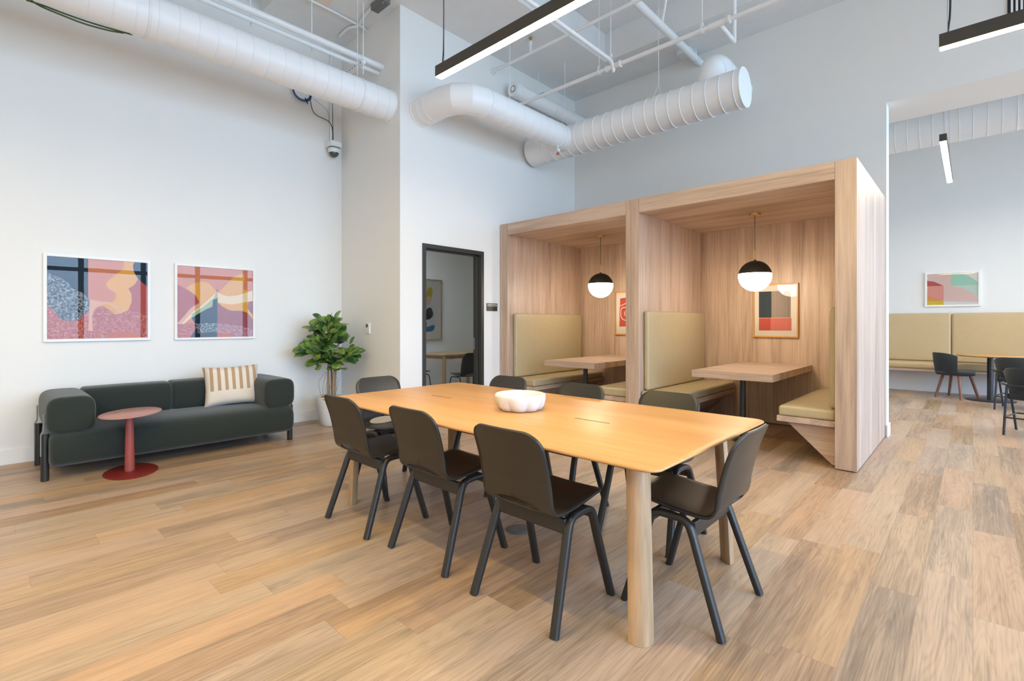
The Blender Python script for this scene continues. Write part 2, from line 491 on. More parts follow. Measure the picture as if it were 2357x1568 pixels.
def tag(o, label, cat, group=None, kind=None):
    o['label'] = label; o['category'] = cat
    if group: o['group'] = group
    if kind: o['kind'] = kind
    return o
def thing(name, label, cat, loc=(0, 0, 0), rz=0.0, group=None):
    o = bpy.data.objects.new(name, None); COL.objects.link(o)
    o.empty_display_size = 0.1
    o.location = loc; o.rotation_euler = (0, 0, rz)
    return tag(o, label, cat, group)
def struct(o):
    o['kind'] = 'structure'; return o
def dup(root, loc, rz, label, group=None):
    r = root.copy(); COL.objects.link(r); r.location = loc; r.rotation_euler = (0, 0, rz); r['label'] = label
    if group: r['group'] = group
    for ch in list(root.children):
        c = ch.copy(); COL.objects.link(c); c.parent = r
        for g in list(ch.children):
            d = g.copy(); COL.objects.link(d); d.parent = c
    return r
def curve_pts(pts, n=8):
    """smooth curve through the points (Catmull-Rom)"""
    P = [Vector(p) for p in pts]
    Q = [2 * P[0] - P[1]] + P + [2 * P[-1] - P[-2]]
    out = []
    for i in range(1, len(Q) - 2):
        a, b, c, d = Q[i - 1:i + 3]
        for k in range(n):
            t = k / n
            out.append(0.5 * ((2 * b) + (c - a) * t + (2 * a - 5 * b + 4 * c - d) * t * t + (3 * b - a - 3 * c + d) * t ** 3))
    out.append(P[-1])
    return out

# ================================================================ THE ROOM
XL, XD, YP, YB, ZC = -6.283, -4.90, 3.3355, 6.80, 4.99
XO = -0.697                                 # left edge of the big opening in the back wall
ZO = 3.69                                   # underside of that opening
YF = 12.05                                  # far wall beyond
FX0 = -4.2                                  # far room's left wall
struct(MB().box(-8.9, -3.4, -0.12, 5.3, YF + 0.15, 0).build('floor', M_floor, smooth=0))
# ceiling slab with two raised bays
CX0, CY1 = -3.845, 6.07                     # big bay: left edge, far edge
SY = 2.29                                   # left bay ends here
c = MB()
ZT = 5.5
c.box(XL - 0.2, SY, ZC, CX0, YF + 0.2, ZT)
c.box(CX0, CY1, ZC, 5.3, YF + 0.2, ZT)
c.box(-5.2, -3.4, ZC, CX0, SY, ZT)
c.box(CX0, -3.4, ZC + 0.40, 5.3, CY1, ZT)
c.box(XL - 0.2, -3.4, ZC + 0.35, -5.2, SY, ZT)
struct(c.build('ceiling', M_ceil, smooth=0))
struct(MB().box(XL - 0.16, -3.4, 0, XL, YP + 0.12, ZT).build('wall_left', M_wall, smooth=0))
struct(MB().box(XL, YP, 0, XD, YP + 0.12, ZT).build('wall_return', M_wall, smooth=0))
DY0, DY1, DZ = YP * 3.574 / 3.264, YP * 4.579 / 3.264, 2.235
w = MB()
w.box(XD - 0.13, YP + 0.12, 0, XD, DY0, ZT); w.box(XD - 0.13, DY1, 0, XD, YB + 0.2, ZT); w.box(XD - 0.13, DY0, DZ, XD, DY1, ZT)
struct(w.build('wall_door', M_wall, smooth=0))
w = MB()
w.box(XD, YB, 0, XO, YB + 0.2, ZT); w.box(XO, YB, ZO, WX, YB + 0.2, ZT)
struct(w.build('wall_back', M_wall, smooth=0))
struct(MB().box(-1.6, YB + 0.2, ZO, WX, 7.53, ZC).build('ceiling_bulkhead', M_wall, smooth=0))
struct(MB().box(FX0, YF, 0, 5.3, YF + 0.15, ZT).build('wall_far', M_wall, smooth=0))
struct(MB().box(FX0 - 0.15, YB + 0.2, 0, FX0, YF + 0.15, ZT).build('wall_far_left', M_wall, smooth=0))
struct(MB().box(XL - 0.16, -3.4, 0, 5.3, -3.25, ZT).build('wall_rear', M_wall, smooth=0))
w = MB()
w.box(WX, -3.25, 0, WX + 0.2, YF, 0.15); w.box(WX, -3.25, 4.55, WX + 0.2, YF, ZT)
w.box(WX, 6.7, 0.15, WX + 0.2, 7.1, 4.55); w.box(WX, -3.25, 0.15, WX + 0.2, -2.9, 4.55); w.box(WX, 11.8, 0.15, WX + 0.2, YF, 4.55)
struct(w.build('wall_right', M_wall, smooth=0))
wi = 0
def window_bay(y0, y1):
    global wi
    wi += 1
    o = bpy.data.objects.new('window_%d' % wi, None); COL.objects.link(o); struct(o)
    o.location = (WX + 0.06, y0, 0)
    W = y1 - y0
    f = MB(); t = 0.055
    f.box(-0.05, 0, 0.15, 0.07, t, 4.55); f.box(-0.05, W - t, 0.15, 0.07, W, 4.55)
    f.box(-0.05, t, 0.15, 0.07, W - t, 0.25); f.box(-0.05, t, 4.47, 0.07, W - t, 4.55); f.box(-0.05, t, 2.66, 0.07, W - t, 2.76)
    f.build('frame', M_frame, o, smooth=0)
    g = MB(); g.box(0.0, t, 0.25, 0.008, W - t, 2.66); g.box(0.0, t, 2.76, 0.008, W - t, 4.47)
    g.build('pane', M_wglass, o, smooth=0)
ys = [-2.9, -2.29, -0.92, 0.45, 1.82, 3.19, 4.56, 5.93, 6.7]
for a, b in zip(ys, ys[1:]): window_bay(a, b)
ys = [7.1, 8.27, 9.45, 10.62, 11.8]
for a, b in zip(ys, ys[1:]): window_bay(a, b)
# huddle room behind the door
HX, HY1 = -7.75, 7.55
w = MB()
w.box(HX - 0.15, YP + 0.12, 0, HX, HY1 + 0.15, 3.0)
struct(w.build('wall_huddle_left', M_wall, smooth=0))
struct(MB().box(HX, HY1, 0, XD - 0.13, HY1 + 0.15, 3.0).build('wall_huddle_back', M_wall, smooth=0))
struct(MB().box(XD - 0.13, YB + 0.2, 0, XD, HY1 + 0.15, 3.0).build('wall_huddle_right', M_wall, smooth=0))
struct(MB().box(HX - 0.15, YP, 0, XL - 0.16, YP + 0.12, 3.0).build('wall_huddle_front', M_wall, smooth=0))
struct(MB().box(HX - 0.15, YP + 0.12, 2.9, XD - 0.13, HY1 + 0.15, 3.0).build('ceiling_huddle', M_ceil, smooth=0))
# baseboards
bh, bt = 0.135, 0.014
def skirting(name, *b):
    m = MB()
    for q in b: m.box(*q)
    struct(m.build(name, M_trim, smooth=0, bevel=0.003))
skirting('baseboard_left', (XL, -3.25, 0, XL + bt, YP, bh))
skirting('baseboard_return', (XL + bt, YP - bt, 0, XD + bt, YP, bh))
skirting('baseboard_door', (XD, YP, 0, XD + bt, DY0 - 0.02, bh), (XD, DY1 + 0.02, 0, XD + bt, 4.98, bh))
skirting('baseboard_opening', (XO, YB - bt, 0, XO + bt, YB + 0.2 + bt, bh))
skirting('baseboard_far', (FX0, YF - bt, 0, WX, YF, bh))
skirting('baseboard_rear', (XL, -3.25, 0, WX, -3.25 + bt, bh))
skirting('baseboard_huddle', (HX, YP + 0.12, 0, HX + bt, HY1, bh), (HX, HY1 - bt, 0, XD - 0.13, HY1, bh))
# door frame
d1 = bpy.data.objects.new('door_1', None); COL.objects.link(d1); struct(d1); d1.location = (XD, DY0, 0)
DW = DY1 - DY0
f = MB(); ft = 0.05
f.box(-0.145, 0, 0, 0.014, ft, DZ); f.box(-0.145, DW - ft, 0, 0.014, DW, DZ); f.box(-0.145, ft, DZ - ft, 0.014, DW - ft, DZ)
f.box(-0.105, ft, 0, -0.055, ft + 0.016, DZ - ft); f.box(-0.105, DW - ft - 0.016, 0, -0.055, DW - ft, DZ - ft)
f.box(-0.105, ft, DZ - ft - 0.016, -0.055, DW - ft, DZ - ft)
f.build('door_frame', M_frame, d1, smooth=0, bevel=0.002)
MB().box(-0.135, DW - ft - 0.004, 0.90, -0.112, DW - ft, 1.06).build('strike_plate', M_steel, d1, smooth=0)

# ================================================================ BOOTHS
BY, BYB = 5.0, 6.74
P0, P1, P2, P3, P4, P5 = -4.893, -4.75, -2.892, -2.73, -0.868, -0.711
BZ, BH = 2.653, 2.495
t = thing('seating_booth', 'large wood-veneered double seating booth with two open bays against the back wall', 'booth', (P0, BY, 0))
ox, oy = P0, BY
def bb(name, m, x0, y0, z0, x1, y1, z1, bev=0.0015):
    return MB().box(x0 - ox, y0 - oy, z0, x1 - ox, y1 - oy, z1).build(name, m, t, smooth=0, bevel=bev)
bb('side_panel', M_bv, P0, BY, 0.008, P1, YB - 0.005, BZ)
bb('divider_panel', M_bv, P2, BY, 0.008, P3, BYB, BZ)
bb('side_panel', M_bv, P4, BY, 0.008, P5, YB - 0.005, BZ)
bb('header_beam', M_bx, P1 + .002, BY + .001, BH, P2 - .002, BY + 0.06, BZ - .001)
bb('header_beam', M_bx, P3 + .002, BY + .001, BH, P4 - .002, BY + 0.06, BZ - .001)
bb('ceiling_panel', M_bx, P1, BY + 0.06, BH, P2, BYB, BH + 0.05)
bb('ceiling_panel', M_bx, P3, BY + 0.06, BH, P4, BYB, BH + 0.05)
bb('back_panel', M_bv, P1, BYB, 0.01, P2, YB - 0.005, BH + 0.05)
bb('back_panel', M_bv, P3, BYB, 0.01, P4, YB - 0.005, BH + 0.05)

def booth_bench(xw, sg, label):
    """xw: panel face it stands against; sg=+1 seat looks towards +x"""
    b = thing('booth_bench', label, 'bench', (xw, BY + 0.03, 0), 0, 'upholstered benches in the booths')
    D = BYB - BY - 0.035
    MB().box(0.001 * sg, 0.0, 0.355, 0.465 * sg, D, 0.405).build('seat_board', M_by, b, smooth=0, bevel=0.002)
    MB().prism([(0.001 * sg, 0.012), (0.035 * sg, 0.012), (0.40 * sg, 0.355), (0.001 * sg, 0.355)], 'Y', 0.06, D).build('wedge_support', M_bx, b, smooth=0, bevel=0.002)
    MB().cushion(0.006 * sg, 0.01, 0.405, 0.455 * sg, D - 0.01, 0.497, 0.024, (0, 0, 0.006)).build('seat_cushion', M_leather, b)
    MB().cushion(0.001 * sg, 0.075, 0.50, 0.066 * sg, D - 0.03, 1.40, 0.03, (0.008, 0, 0)).build('back_cushion', M_leather, b)
booth_bench(P1, 1, 'olive upholstered bench along the left wall of the left booth bay')
booth_bench(P2, -1, 'olive bench on the right side of the left booth bay, mostly behind the divider')
booth_bench(P3, 1, 'olive upholstered bench with tall back on the divider side of the right booth bay')
booth_bench(P4, -1, 'olive bench with bare triangular wooden support beside the booth end panel')

def booth_table(x0, label):
    b = thing('booth_table', label, 'table', (x0 + 0.93, BY + 0.15, 0), 0, 'veneered tables in the booths')
    MB().box(-0.39, 0, 0.69, 0.40, BYB - BY - 0.152, 0.762).build('tabletop', M_bx, b, smooth=0, bevel=0.003)
    MB().cyl((0, 0.40, 0.012), (0, 0.40, 0.69), 0.03).build('pole', M_dmetal, b)
    MB().box(-0.085, 0.315, 0.0, 0.085, 0.485, 0.012).build('base_plate', M_dmetal, b, smooth=0, bevel=0.003)
booth_table(P1, 'wood table on a dark pole between the benches of the left booth bay')
booth_table(P3, 'thick wood table on a dark pole between the benches of the right booth bay')

def globe_pendant(x, y, label):
    p = thing('globe_pendant_light', label, 'pendant light', (x, y, 0), 0, 'globe pendants in the booths')
    zc, R = 1.792, 0.172
    MB().lathe([(0.001, BH), (0.062, BH), (0.062, BH - 0.008), (0.056, BH - 0.02), (0.03, BH - 0.026), (0.001, BH - 0.026)]).build('canopy', M_brass, p)
    MB().cyl((0, 0, zc + R + 0.11), (0, 0, BH - 0.02), 0.0032, 8).build('cord', M_lamp, p)
    MB().cyl((0, 0, zc + R - 0.004), (0, 0, zc + R + 0.12), 0.006, 12).build('stem', M_brass, p)
    zs = 0.025
    a0 = math.asin(zs / R)
    up = [(R * math.cos(a0 + (math.pi / 2 - a0) * k / 14) + 0.0015, zc + R * math.sin(a0 + (math.pi / 2 - a0) * k / 14)) for k in range(14)] + [(0.012, zc + R)]
    MB().lathe([(0.001, zc + zs + 0.001)] + up + [(0.012, zc + R + 0.012), (0.001, zc + R + 0.012)], n=48).build('cap', M_cap, p)
    lo = [(R * math.cos(a0 - (math.pi / 2 + a0) * k / 22), zc + R * math.sin(a0 - (math.pi / 2 + a0) * k / 22)) for k in range(22)] + [(0.001, zc - R)]
    MB().lathe([(0.001, zc + zs)] + lo, n=48).build('globe', M_globe, p)
globe_pendant(-3.84, 5.95, 'black-capped glowing globe pendant on a cord in the left booth bay')
globe_pendant(-1.80, 5.95, 'black-capped glowing globe pendant on a cord in the right booth bay')

# ================================================================ FRAMED PICTURES
def poly_layer(m, pts, depth, mi, to3):
    """flat coloured shape of a print"""
    v = [to3(p, depth) for p in pts]
    m.add(v, [tuple(range(len(v)))], mi)
def smooth2(pts, n=5):
    return [(q.x, q.y) for q in curve_pts([(a, b, 0) for a, b in pts], n)]

def framed(name, label, cat, W, H, loc, rz, fmat, fw, fd, layers, mats, border=0.0, group=None, refl=True):
    """picture hung on a wall: local x right, z up, facing -y; layers: list of (points in 0..W,0..H, mat index)"""
    p = thing(name, label, cat, loc, rz, group)
    f = MB()
    f.box(0, -fd, 0, fw, 0, H); f.box(W - fw, -fd, 0, W, 0, H); f.box(fw, -fd, 0, W - fw, 0, fw); f.box(fw, -fd, H - fw, W - fw, 0, H)
    f.build('frame', fmat, p, smooth=0, bevel=0.0015)
    m = MB()
    y = -fd * 0.45
    m.add([(fw, y, fw), (W - fw, y, fw), (W - fw, y, H - fw), (fw, y, H - fw)], [(0, 1, 2, 3)], 0)
    for i, (pts, mi) in enumerate(layers):
        v = [(min(W - fw, max(fw, a)), y - 0.0003 * (i + 1), min(H - fw, max(fw, b))) for a, b in pts]
        m.add(v, [tuple(range(len(v)))], mi)
    m.build('print', mats, p, smooth=0, weld=False)
    if refl:
        MB().box(fw - 0.002, -fd * 0.8, fw - 0.002, W - fw + 0.002, -fd * 0.8 + 0.003, H - fw + 0.002).build('glazing', M_glass, p, smooth=0)
    return p

I_navy = ink('ink_navy', (0.012, 0.022, 0.036)); I_rub = ink('ink_navy_stone', (0.008, 0.018, 0.030), 0.42)
I_coral = ink('ink_coral', (0.64, 0.205, 0.10)); I_red = ink('ink_red_stone', (0.42, 0.055, 0.03), 0.22)
I_brick = ink('ink_brick', (0.44, 0.075, 0.055)); I_ochre = ink('ink_ochre', (0.78, 0.36, 0.055))
I_gold = ink('ink_gold', (0.75, 0.32, 0.015)); I_stripe = ink('ink_orange', (0.55, 0.10, 0.012))
I_cream = ink('ink_cream', (0.86, 0.62, 0.36)); I_sage = ink('ink_sage', (0.36, 0.46, 0.22)); I_black = ink('ink_black', (0.012, 0.012, 0.012))
I_mauve = ink('ink_mauve', (0.34, 0.075, 0.075)); I_pinkstone = ink('ink_mauve_stone', (0.34, 0.07, 0.085), 0.3)
I_sand = ink('ink_pale_pink', (0.72, 0.36, 0.22))

def wall_map(u0, v0, scale, X, y0, z0):
    """zoom-crop pixel -> picture-local (x, z) for a picture on the plane x = X"""
    def f(p):
        q = on_x(u0 + p[0] / scale, v0 + p[1] / scale, X); return (q.y - y0, q.z - z0)
    return f
XPL = XL + 0.001
a = on_x(98.7, 582.8, XPL); b = on_x(345.4, 781.8, XPL)
y0, z0, Wp, Hp = a.y, b.z - 0.004, b.y - a.y, a.z - b.z + 0.006
g = wall_map(80, 560, 6.532, XPL, y0, z0)
def G(pts, smooth=False, n=5):
    q = [g(p) for p in pts]
    return smooth2(q, n) if smooth else q
L1 = [
    (G([(800, 150), (1900, 150), (1900, 1500), (800, 1500)]), 1),                                   # coral ground
    (G([(150, 430), (250, 470), (380, 520), (480, 580), (580, 690), (700, 740), (830, 850), (830, 1500), (150, 1500)]), 2),   # stone
    (G([(1070, 640), (1090, 580), (1180, 500), (1330, 370), (1340, 240), (1500, 240), (1470, 340), (1490, 440), (1550, 540), (1500, 620), (1410, 685), (1450, 770), (1455, 880), (1420, 980), (1330, 1040), (1210, 1070), (1120, 1000), (1030, 930), (1180, 870), (1210, 760), (1110, 690)], True), 4),
    (G([(1550, 540), (1720, 650), (1720, 1150), (1400, 1020), (1455, 880), (1450, 770), (1410, 685), (1500, 620)]), 5),     # brick
    (G([(1500, 240), (1470, 340), (1490, 440), (1550, 540), (1720, 660), (1720, 240)]), 0),           # navy corner
    (G([(150, 930), (230, 960), (300, 1030), (350, 1110), (430, 1155), (560, 1170), (660, 1150), (740, 1080), (810, 1015), (860, 1040), (900, 975), (1030, 965), (1120, 1010), (1210, 1070), (1330, 1040), (1420, 1020), (1720, 1130), (1720, 1500), (150, 1500)], True), 3),
    (G([(820, 840), (1000, 880), (1110, 880), (1230, 960), (1350, 1030), (1240, 1050), (1130, 970), (1020, 930), (930, 960), (890, 1010), (860, 1100), (870, 1320), (800, 1320), (815, 1020)]), 9),
    (G([(1050, 900), (1130, 930), (1260, 1040), (1200, 1060), (1110, 1000), (1040, 950)]), 7),
    (G([(1080, 1350), (1350, 1350), (1560, 1380), (1640, 1420), (1640, 1460), (1080, 1450)]), 6),
    (G([(1260, 1310), (1400, 1330), (1560, 1380), (1400, 1375), (1270, 1335)]), 6),
    (G([(880, 1310), (920, 1330), (960, 1460), (920, 1460)]), 6),
]
framed('framed_print', 'wide white-framed abstract print in slate blue, coral and ochre above the sofa arm', 'picture', Wp, Hp,
       (XPL, y0, z0), math.pi / 2, M_wframe, 0.026, 0.03, L1, [I_navy, I_coral, I_rub, I_red, I_ochre, I_brick, I_stripe, I_gold, I_cream, I_sand], group='white-framed abstract prints over the sofa')
a = on_x(401, 606.5, XPL); b = on_x(585, 778, XPL)
y0, z0, Wp, Hp = a.y, b.z - 0.004, b.y - a.y, a.z - b.z + 0.006
g = wall_map(390, 590, 7.467, XPL, y0, z0)
L2 = [
    (G([(120, 480), (250, 550), (360, 610), (450, 680), (500, 780), (520, 860), (300, 1000), (180, 1170), (400, 1150), (430, 1420), (120, 1420)]), 1),   # brick left
    (G([(810, 810), (1450, 760), (1450, 1420), (810, 1420)]), 5),                                         # mauve right
    (G([(280, 550), (380, 480), (540, 440), (660, 460), (760, 560), (810, 620), (800, 680), (600, 810), (520, 860), (500, 780), (450, 680), (360, 610)], True), 2),
    (G([(860, 600), (1000, 460), (1100, 360), (1270, 310), (1270, 560), (1340, 600), (1345, 800), (1335, 900), (1430, 1020), (1430, 1100), (1350, 990), (1230, 940), (1060, 935), (930, 880), (840, 800), (820, 650)], True), 2),
    (G([(120, 1160), (270, 1000), (360, 890), (540, 780), (560, 830), (400, 950), (200, 1170)]), 3),
    (G([(200, 1160), (400, 950), (560, 840), (800, 620), (815, 790), (640, 900), (530, 960), (370, 1050), (230, 1170)]), 4),
    (G([(815, 620), (890, 660), (1000, 690), (1180, 670), (1430, 590), (1430, 770), (1250, 800), (1060, 830), (830, 800)]), 4),
    (G([(370, 1060), (380, 990), (560, 880), (600, 850), (740, 730), (800, 620), (815, 740), (740, 830), (650, 900), (530, 970)]), 6),
    (G([(370, 1060), (540, 960), (640, 905), (730, 870), (740, 750), (815, 720), (815, 1420), (350, 1420), (430, 1270), (430, 1160)]), 0),
    (G([(440, 1160), (620, 1150), (815, 1150), (815, 1310), (640, 1310), (480, 1320)]), 7),
    (G([(815, 1160), (1000, 1170), (1230, 1200), (1430, 1260), (1430, 1420), (815, 1420)]), 8),
    (G([(130, 1170), (300, 1160), (400, 1140), (440, 1240), (400, 1310), (340, 1400), (120, 1400)], True), 9),
    (G([(350, 1390), (420, 1310), (520, 1340), (640, 1305), (760, 1300), (815, 1330), (815, 1400)]), 10),
    (G([(815, 1320), (960, 1330), (1100, 1330), (1060, 1390), (815, 1395)]), 11),
    (G([(800, 600), (812, 560), (818, 610)]), 0),
]
framed('framed_print', 'smaller white-framed abstract print in mauve, ochre and navy nearer the plant', 'picture', Wp, Hp,
       (XPL, y0, z0), math.pi / 2, M_wframe, 0.022, 0.03, L2,
       [I_coral, I_brick, I_ochre, I_sand, I_cream, I_mauve, I_sage, I_rub, I_pinkstone, I_red, I_black, I_stripe], group='white-framed abstract prints over the sofa')
# (index 0 is the ground colour; the navy block reuses the stone ink)
_pr = [o for o in bpy.data.objects if o.name.startswith('print')][-1]
_pr.data.materials.append(I_navy)
for _i in (9, 15):
    _pr.data.polygons[_i].material_index = 12

# booth prints
BW, BHt = 0.515, 0.665
def booth_print(x, label, layers, mats):
    framed('framed_print', label, 'picture', BW, BHt, (x, BYB - 0.001, 1.083), 0, M_oframe, 0.017, 0.028, layers, mats, group='oak-framed prints in the booths')
def rect(x0, z0, x1, z1): return [(x0, z0), (x1, z0), (x1, z1), (x0, z1)]
I_dk = ink('ink_slate', (0.035, 0.048, 0.058)); I_dk2 = ink('ink_slate_line', (0.014, 0.02, 0.026))
I_bg = ink('ink_beige', (0.58, 0.48, 0.38)); I_ln = ink('ink_brown_line', (0.15, 0.10, 0.075))
I_r1 = ink('ink_tomato', (0.62, 0.10, 0.055)); I_r2 = ink('ink_rose', (0.72, 0.24, 0.20)); I_rl = ink('ink_red_line', (0.48, 0.07, 0.045))
I_paper = ink('ink_paper', (0.74, 0.67, 0.57))
Ls = [(rect(0.068, 0.245, 0.215, 0.575), 1), (rect(0.215, 0.245, 0.432, 0.575), 3), (rect(0.068, 0.085, 0.205, 0.240), 5), (rect(0.205, 0.085, 0.440, 0.240), 6)]
for k in range(9): Ls.append((rect(0.076 + k * 0.0155, 0.245, 0.079 + k * 0.0155, 0.575), 2))
for k in range(14): Ls.append((rect(0.221 + k * 0.0152, 0.245, 0.2275 + k * 0.0152, 0.575), 4))
for k in range(8): Ls.append((rect(0.078 + k * 0.0165, 0.085, 0.083 + k * 0.0165, 0.240), 7))
for k in range(14): Ls.append((rect(0.213 + k * 0.0162, 0.085, 0.217 + k * 0.0162, 0.240), 5))
booth_print(-2.055, 'oak-framed striped print in slate, beige and coral beneath the right globe', Ls, [I_paper, I_dk, I_dk2, I_bg, I_ln, I_r1, I_r2, I_rl])
Lr = [([(0.075, 0.125), (0.43, 0.13), (0.44, 0.36), (0.42, 0.55), (0.25, 0.575), (0.09, 0.56), (0.078, 0.34)], 1)]
def stroke(pts, w):
    P = curve_pts([(a, b, 0) for a, b in pts], 8); L, R = [], []
    for i, p in enumerate(P):
        d = (P[min(i + 1, len(P) - 1)] - P[max(i - 1, 0)]).normalized(); nrm = Vector((-d.y, d.x, 0)) * w
        L.append((p.x + nrm.x, p.y + nrm.y)); R.append((p.x - nrm.x, p.y - nrm.y))
    return L + R[::-1]
for pts in ([(0.07, 0.44), (0.16, 0.47), (0.26, 0.53)], [(0.25, 0.42), (0.12, 0.41), (0.10, 0.33), (0.12, 0.25), (0.20, 0.22), (0.30, 0.24), (0.33, 0.34), (0.26, 0.42)],
            [(0.22, 0.33), (0.19, 0.36), (0.165, 0.33), (0.18, 0.29)], [(0.30, 0.46), (0.36, 0.40), (0.38, 0.30), (0.34, 0.20)]):
    Lr.append((stroke(pts, 0.006), 2))
booth_print(-4.075, 'oak-framed print of a red block with cream line strokes in the left booth', Lr, [I_paper, ink('ink_vermilion', (0.52, 0.075, 0.04)), I_paper])

# ================================================================ LONG TABLE AND CHAIRS
TX0, TX1, TY0, TY1, TZ = -3.315, -0.805, 1.595, 2.862, 0.74
tcx, tcy = (TX0 + TX1) / 2, (TY0 + TY1) / 2
t = thing('dining_table', 'long oak table with rounded corners and thick tapering legs', 'table', (tcx, tcy, 0))
hx, hy = (TX1 - TX0) / 2, (TY1 - TY0) / 2
def rrect(hx, hy, r, n=8):
    out = []
    for cx_, cy_, a0 in ((hx - r, hy - r, 0), (-hx + r, hy - r, 90), (-hx + r, -hy + r, 180), (hx - r, -hy + r, 270)):
        for k in range(n + 1):
            a = math.radians(a0 + 90 * k / n); out.append((cx_ + r * math.cos(a), cy_ + r * math.sin(a)))
    return out
rings = []
for dx, z in ((0.075, TZ - 0.034), (0.012, TZ - 0.016), (0.002, TZ - 0.011), (0, TZ - 0.007), (0.002, TZ - 0.002), (0.006, TZ)):
    rings.append([(a, b, z) for a, b in rrect(hx - dx, hy - dx, 0.055)])
MB().loft(rings).build('tabletop', M_oak, t, smooth=30)
for k, sx_ in enumerate((-2.735, -1.478)):
    MB().box(sx_ - 0.108 - tcx, 2.205 - 0.0045 - tcy, TZ - 0.004, sx_ + 0.108 - tcx, 2.205 + 0.0045 - tcy, TZ + 0.0006).build('cable_slot', M_cable, t, smooth=0)
def lens_section(sx_, sy_):
    """leg section: gently rounded face towards the table corner, flatter face inwards, sharp side edges"""
    o = Vector((sx_, sy_)).normalized(); l = Vector((-o.y, o.x)); out = []
    for k in range(15):
        q = -1 + 2 * k / 14; out.append(l * (0.052 * q) + o * (0.040 * (1 - q * q) ** 0.75 - 0.004))
    for k in range(1, 10):
        q = 1 - 2 * k / 10; out.append(l * (0.052 * q) - o * (0.018 * (1 - q * q) ** 0.8 + 0.004))
    return out
for sx_ in (-1, 1):
    for sy_ in (-1, 1):
        sec = lens_section(sx_, sy_)
        bx_, by_ = sx_ * (hx - 0.150), sy_ * (hy - 0.175)
        rings = []
        for z, k, q_ in ((0.0, 1.0, 0), (0.35, 0.98, 0.012), (TZ - 0.032, 0.96, 0.028)):
            rings.append([(bx_ - q_ * sx_ + p.x * k, by_ - q_ * sy_ + p.y * k, z) for p in sec])
        MB().loft(rings).build('leg', M_oakleg, t, smooth=40, bevel=0.002)
for sx_ in (-1, 1):
    MB().box(sx_ * (hx - 0.20) - 0.03, -hy + 0.2, TZ - 0.068, sx_ * (hx - 0.20) + 0.03, hy - 0.2, TZ - 0.033).build('under_rail', M_oakleg, t, smooth=0)

def shell_mesh():
    prof = curve_pts([(.228, .466, 0), (.19, .473, 0), (.12, .468, 0), (.03, .457, 0), (-.06, .449, 0), (-.125, .447, 0), (-.166, .459, 0), (-.192, .493, 0), (-.209, .56, 0), (-.232, .66, 0), (-.260, .745, 0), (-.290, .815, 0)], 10)
    acc = [0.0]
    for p, q in zip(prof, prof[1:]): acc.append(acc[-1] + (q - p).length)
    T = acc[-1]
    def at(s):
        for i in range(len(acc) - 1):
            if s <= acc[i + 1] + 1e-9:
                k = (s - acc[i]) / (acc[i + 1] - acc[i]); return prof[i].lerp(prof[i + 1], k)
        return prof[-1]
    s0, sh, hwm = 0.418, 0.034, 0.122          # slot at the bend
    rows = []
    for k in range(9): rows.append(0.055 * (1 - math.cos(math.pi / 2 * k / 8)))
    rows += [0.055 + (s0 - sh - 0.07 - 0.055) * k / 12 for k in range(1, 13)]
    rows += [s0 - sh - 0.07 + 0.07 * k / 4 for k in range(1, 4)]
    rows += [s0 + sh * math.sin(-math.pi / 2 + math.pi * k / 16) for k in range(17)]
    rows += [s0 + sh + (T - 0.085 - s0 - sh) * k / 14 for k in range(1, 15)]
    rows += [T - 0.085 + 0.085 * math.sin(math.pi / 2 * k / 9) for k in range(1, 10)]
    nc = 9
    m = MB(); V = []
    for s in rows:
        p = at(s)
        w = 0.188 + 0.014 * min(1, s / 0.25)
        rc, d = (0.055, s) if s < T / 2 else (0.085, T - s)
        W = w - rc + math.sqrt(max(0, rc * rc - max(0, rc - d) ** 2)) if d < rc else w
        q = (s - s0) / sh
        hw = hwm * (max(0, 1 - abs(q) ** 2.2)) ** 0.45 if abs(q) < 1 else 0.0
        back = max(0.0, min(1.0, (s - 0.36) / 0.15))
        row = []
        for side in (-1, 1):
            for k in range(nc):
                x = hw + (W - hw) * k / (nc - 1)
                e = (x / 0.2) ** 2
                row.append((side * x, p.x + 0.016 * e * back, p.y + 0.007 * e * (1 - back)))
        V.append(row)
    vs = [p for r in V for p in r]; fs = []
    n = 2 * nc
    for i in range(len(rows) - 1):
        for side in (0, 1):
            for k in range(nc - 1):
                a = i * n + side * nc + k
                q = (a, a + 1, a + 1 + n, a + n)
                fs.append(q if side == 0 else q[::-1])
    m.add(vs, fs)
    return m
def superellipse(a, b, n=16, e=3.2):
    out = []
    for k in range(n):
        t_ = 2 * math.pi * k / n
        c_, s_ = math.cos(t_), math.sin(t_)
        out.append((a * math.copysign(abs(c_) ** (2 / e), c_), b * math.copysign(abs(s_) ** (2 / e), s_)))
    return out
